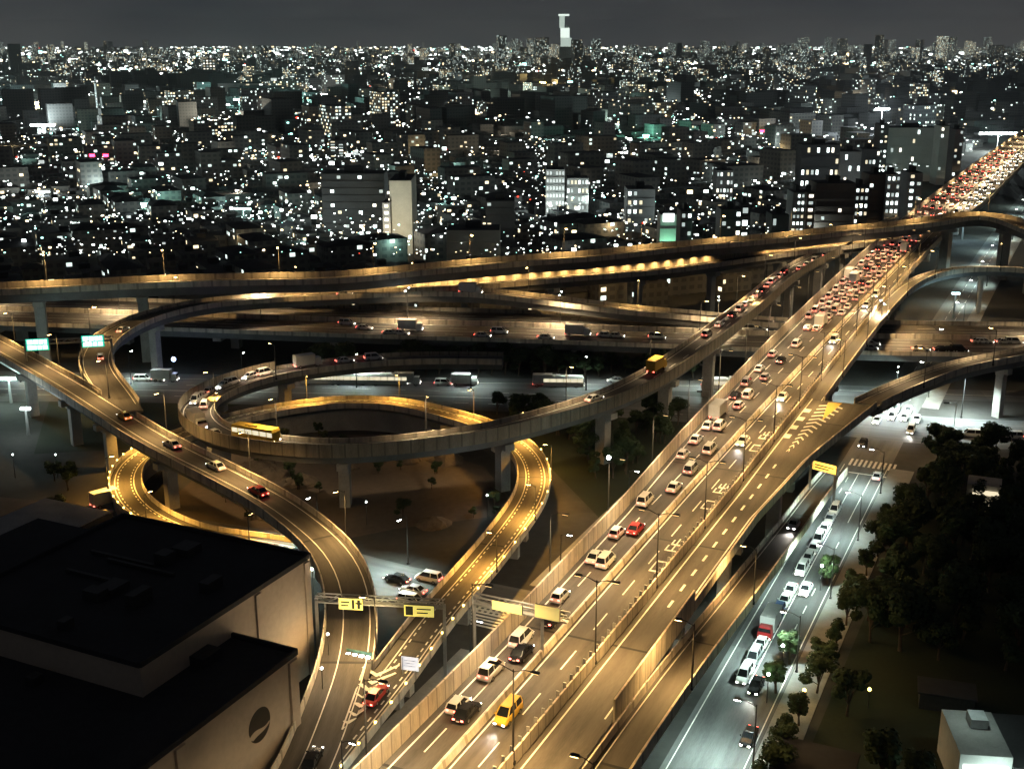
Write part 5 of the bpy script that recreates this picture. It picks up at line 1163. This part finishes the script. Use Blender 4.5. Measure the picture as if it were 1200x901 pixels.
# floodlight masts and other strong far lamps
def flood(u, v, hgt, n, strength, energy, col, label, w=3.0, y=None):
    g_ = W(u, v, hgt); r = empty('floodlight', (g_.x, g_.y, 0)); tag(r, label, 'floodlight')
    p = MB(); p.tube([(0, 0, 0), (0, 0, hgt)], [.4, .25], 6); p.build('mast', M_galv, r)
    hd = MB()
    for i in range(n): hd.box(((i-(n-1)/2)*w, 0, hgt), (w*.8, .8, w*.45))
    k = ('flood', col, strength)
    if k not in MATS: MATS[k] = emis('floodlight_lens', col, strength, False)
    hd.build('lamp_bank', MATS[k], r); light('flood_light', 'POINT', energy*(.8 if g_.y > 1200 else .7), col, r, (0, -3, hgt+1.5), 1.0); return r
CO = (.85, 1, .97); TE = (.45, 1, .85); WA = (1, .78, .42)
for u, v, hgt, n, st, en, col, lab, w in [(1034, 129, 30, 4, 30, 500000, (.85, .97, 1), 'dazzling white floodlight bank on a tall mast at upper right', 3.2), (12, 118, 15, 5, 14, 500000, (.6, 1, .95), 'bright cyan floodlight at the upper left edge', 5), (48, 125, 12, 6, 9, 300000, WA, 'orange floodlit yard lamp at the upper left', 5),
      (68, 118, 14, 3, 10, 250000, CO, 'white floodlight right of the orange yard', 5), (50, 148, 10, 6, 12, 280000, CO, 'white floodlights over a car park at upper left', 4), (150, 238, 7, 3, 7, 60000, TE, 'teal floodlight over a sports court at left', 2), (170, 240, 7, 3, 7, 60000, TE, 'teal floodlight right of the sports court', 2), (50, 226, 8, 4, 7, 25000, CO, 'white lit board lamp at the left', 2),
      (285, 246, 7, 4, 5, 30000, (.6, 1, .9), 'pale teal canopy light left of the dark slab', 2), (280, 118, 14, 3, 8, 250000, TE, 'teal light before the wide depot, left one', 5), (305, 120, 14, 3, 8, 250000, TE, 'teal light before the wide depot, middle one', 5), (330, 119, 14, 3, 8, 250000, TE, 'teal light before the wide depot, right one', 5), (255, 143, 10, 4, 11, 160000, (1, .92, .7), 'warm white floodlight below the depot', 4),
      (375, 112, 12, 6, 9, 300000, (1, .95, .8), 'cream floodlit front right of the depot', 5), (535, 113, 12, 4, 9, 260000, (.75, 1, .8), 'pale green floodlight near the centre horizon', 5), (585, 112, 12, 4, 9, 260000, (.8, 1, .8), 'greenish white floodlight right of the pale green one', 5), (635, 98, 14, 3, 9, 300000, (1, .7, .25), 'amber floodlight left of the glowing yellow block', 5),
      (945, 96, 14, 9, 12, 400000, CO, 'long bank of white lights at the upper right', 6), (725, 147, 9, 5, 8, 90000, (.7, 1, .85), 'green-white lit platform in the middle distance', 3), (757, 160, 8, 2, 9, 60000, (.3, 1, .7), 'emerald green light right of the lit platform', 3), (210, 195, 8, 3, 6, 30000, TE, 'dim teal light in the dark blocks at left', 2.5), (1170, 158, 14, 8, 14, 250000, CO, 'long white lit board over the far expressway', 4),
      (940, 205, 8, 3, 7, 12000, CO, 'white forecourt light left of the lit window block', 2), (690, 262, 6, 4, 9, 9000, CO, 'white depot light left of the flyover\'s middle', 1.6), (650, 250, 6, 3, 7, 9000, CO, 'white depot light further left of the flyover\'s middle', 1.6), (10, 445, 6, 4, 5, 9000, (.7, 1, .9), 'pale green court light at the left edge below the ramp', 1.2), (30, 480, 6, 2, 6, 3500, CO, 'white shop light below the diagonal ramp at left', 1.2),
      (1130, 255, 10, 3, 4, 14000, (.55, .85, 1), 'cold blue light on the street seen below the flyover\'s bend', 1.6), (1120, 345, 8, 2, 4, 1500, (.6, .95, 1), 'cold white light on the street beyond the crossing expressway', 1.4), (1060, 245, 8, 3, 9, 20000, CO, 'white light at the far expressway\'s left foot', 2)]:
    flood(u, v, hgt, n, st, en, col, lab, w)
for u, v, lab in ((108, 184, 'left of two red aviation lamps over the dark blocks'), (124, 184, 'right of two red aviation lamps over the dark blocks'), (102, 106, 'red beacon among the lights of the upper left'), (893, 155, 'red sign lamp above the dark blocks right of centre')):
    p = W(u, v, 16); r = empty('beacon', (p.x, p.y, 0)); tag(r, lab, 'beacon'); q = MB(); q.tube([(0, 0, 0), (0, 0, 16)], [.3, .2], 6); q.build('mast', M_dark, r); q = MB(); q.box((0, 0, 16), (3.2, .8, 1.7)); q.build('lamp', E_red, r)
def taken(x, y, r):
    return any((x-a)**2+(y-b)**2 < (r+c)**2 for a, b, c in OCC)
# low houses: the nearest 300 are objects, the rest one mass
HP = []
for i in range(6):
    q = MB(); w, d, h = [(9, 11, 6.2), (12, 10, 8.5), (8, 9, 5.8), (16, 11, 9.5), (20, 12, 12), (10, 13, 7)][i]; k = len(q.f); cbox(q, (0, 0, 0), (w, d, h), 0, 0, 1)
    if i % 2 == 0: q.box((0, 0, h), (w+.6, d+.6, 1.6), 0, 1, .25)
    else: q.box((w*.2, 0, h), (w*.25, d*.3, 1.8), 0, 1)
    HP.append((q.mesh('house', [FA[0] if i < 3 else FA[1], M_roof]), w, d, h))
pts = []
for yy in range(340, 1100, 15):
    for xx in range(-int(yy*.5)-40, int(yy*.5)+41, 16):
        if random.random() < .16: continue
        x, y_ = xx+random.uniform(-3.5, 3.5), yy+random.uniform(-3, 3)
        if clear(x, y_, 6) and not taken(x, y_, 9): pts.append((x, y_))
for yy in range(212, 330, 14):
    for xx in range(-190, -84, 15):
        if random.random() < .25: continue
        x, y_ = xx+random.uniform(-3, 3), yy+random.uniform(-3, 3)
        if clear(x, y_, 3): pts.append((x, y_))
pts.sort(key=lambda p: p[1]-.2*abs(p[0])); nh = 0
mass = MB()
for x, y_ in pts:
    uvp = view_uv((x, y_, 5)); rot = .45+random.choice((0, 1.571))+random.uniform(-.06, .06)
    inside = uvp and -20 < uvp[0] < 1220
    if inside and nh < 290:
        me, w, d, h = random.choice(HP); o = bpy.data.objects.new('house', me); C.objects.link(o); o.location = (x, y_, 0); o.rotation_euler = (0, 0, rot); nh += 1
        tag(o, 'low dark house in the dim quarter just beyond the flyovers', 'house', 'low houses beyond the flyovers')
    else:
        big = random.random() < .12; w, d = random.uniform(8, 13), random.uniform(8, 13); h = random.uniform(5.5, 9)
        if big: w, d, h = random.uniform(14, 26), random.uniform(11, 14), random.uniform(12, 24)
        cbox(mass, (x, y_, 0), (w, d, h), rot, 1 if big else 0, 4)
for yy, sx in ((1080, 0), ):
    for i in range(5200):
        y_ = 1080+(3000-1080)*random.random()**.8; x = random.uniform(-.55, .55)*y_
        if abs(LG.near(Vector((x, y_, 0)))[1]) < 45 and y_ < 1300: continue
        r = random.random()
        if r < .72: w, d, h, k = random.uniform(9, 18), random.uniform(9, 16), random.uniform(6, 12), 0
        elif r < .92: w, d, h, k = random.uniform(16, 36), random.uniform(12, 16), random.uniform(12, 27), 1
        else: w, d, h, k = random.uniform(16, 40), random.uniform(14, 22), random.uniform(14, 38), random.choice((2, 2, 3))
        cbox(mass, (x, y_, 0), (w, d, h), .45+random.choice((0, 1.571)), k if random.random() < dens_at(x, y_)+(.45 if y_ > 3000 else .0) else 5, 4)
for i in range(8200):
    y_ = 3000+10500*random.random()**.9; x = random.uniform(-.55, .55)*y_; r = random.random()
    if r < .62: w, d, h, k = random.uniform(14, 40), random.uniform(14, 30), random.uniform(7, 18), 0
    elif r < .86: w, d, h, k = random.uniform(20, 50), random.uniform(14, 20), random.uniform(14, 34), 1
    else: w, d, h, k = random.uniform(20, 46), random.uniform(16, 26), random.uniform(14, 42), random.choice((1, 2, 2, 3))
    if r > .99: h = random.uniform(55, 95)
    cbox(mass, (x, y_, 0), (w, d, h), .45+random.choice((0, 1.571)), k if random.random() < dens_at(x, y_)+(.45 if y_ > 3000 else .0) else 5, 4)
for i in range(64):                                      # taller lit blocks that break the skyline
    u = random.choice((random.gauss(655, 45), random.gauss(930, 40), random.gauss(1060, 60), random.uniform(0, 1200), random.uniform(0, 1200))); y_ = random.uniform(4200, 9000); x = (u-600)/F*y_*.97
    cbox(mass, (x, y_, 0), (random.uniform(22, 44), 20, random.uniform(58, 112)), .45+random.choice((0, 1.571)), random.choice((2, 2, 3, 1)), 4)
tag(mass.build('distant_city', FA+[M_roof, FDARK]), 'sea of far buildings with lit windows stretching to the horizon', kind='stuff')
# scattered lamps, signs and lit shopfronts of the city: thousands of points
cl = MB()
def lamp_at(x, y_, z, s, mi): cl.box((x, y_, z), (s*1.25, s*.5, s*.8), 0, mi)
for i in range(38000):
    v = 52.6+(300-52.6)*random.random()**2.8; u = random.uniform(-60, 1260)
    dens = .5+.9*mnoise.noise(Vector((u/130, v/16, 1.7)))+.5*mnoise.noise(Vector((u/40, v/7, 4.1)))
    if v < 90: dens += .35 if v > 58 else -.1
    if random.random() > dens*1.0: continue
    p = W(u, v, random.uniform(4, 14))
    if p.y > 17000 or p.y < 350: continue
    o = LG.near(p)[1]
    if -42 < o < 40: continue
    if p.y < 520 and not clear(p.x, p.y, 2): continue
    px = p.y/F; r = random.random()
    s = px*(.75+1.7*random.random()**3.5 + (random.uniform(1.2, 3.2) if random.random() < .035 else 0))
    mi = 0 if r < .50 else (1 if r < .64 else (2 if r < .72 else (3 if r < .995 else 4)))
    lamp_at(p.x, p.y, p.z, min(s, 22), mi)
for i in range(34):                                      # lit streets: rows of lamps between the blocks
    v = random.uniform(66, 262); u = random.uniform(0, 1200); p = W(u, v, 8); a_ = AA+random.choice((0, math.pi/2))+random.uniform(-.08, .08); L_ = random.uniform(150, 260)*(1+p.y/1500); st_ = 24*(1+p.y/1800)
    mi = random.choice((0, 0, 1, 1, 2)); k_n = int(L_/st_); s = p.y/F*random.uniform(.8, 1.25)
    for j in range(k_n):
        q = p+Vector((math.cos(a_), math.sin(a_), 0))*(j-k_n/2)*st_
        if q.y < 480 or -42 < LG.near(q)[1] < 40: continue
        lamp_at(q.x+random.uniform(-1, 1), q.y+random.uniform(-1, 1), 8, s, mi)
cl_obj = cl.build('city_lights', [E_cool, E_warm, E_teal, E_dim, emis('city_lamp_red', (1, .06, .03), 3.5, False)])
tag(cl_obj, 'countless small lamps and lit shopfronts of the city at night', kind='stuff')
random.seed(77)
for i in range(110):                                     # added lights without lamps: soft lit patches on walls and ground
    v = random.uniform(78, 285); u = random.uniform(-20, 1220); p = W(u, v, 11)
    if (p.y < 520 and not clear(p.x, p.y, 0)) or -42 < LG.near(p)[1] < 40: continue
    col, e_ = random.choice([((.8, 1, .95), 1), ((.8, 1, .95), 1), ((.55, 1, .85), .8), ((1, .85, .6), .9), ((1, .72, .35), .8)])
    light('city_fill_glow_%d' % (i % 5), 'POINT', round(p.y/420)**1.5*2200*e_, col, cl_obj, p, .4)
# ------------------------------------------------------------------ night haze
hz = MB(); hz.box((0, 7500, -1.0), (24000, 16400, 330.0)); HZ = hz.build('haze', M_road); tag(HZ, 'thin night haze over the city', kind='stuff')
hm = bpy.data.materials.new('night_haze'); hm.use_nodes = True; ht_ = hm.node_tree; ht_.nodes.clear()
ho = N(ht_, 'ShaderNodeOutputMaterial'); hv = N(ht_, 'ShaderNodeVolumePrincipled'); hv.inputs['Color'].default_value = (.85, .9, .95, 1); hv.inputs['Density'].default_value = 5e-5; hv.inputs['Anisotropy'].default_value = .2
ht_.links.new(hv.outputs[0], ho.inputs['Volume']); HZ.data.materials.clear(); HZ.data.materials.append(hm)
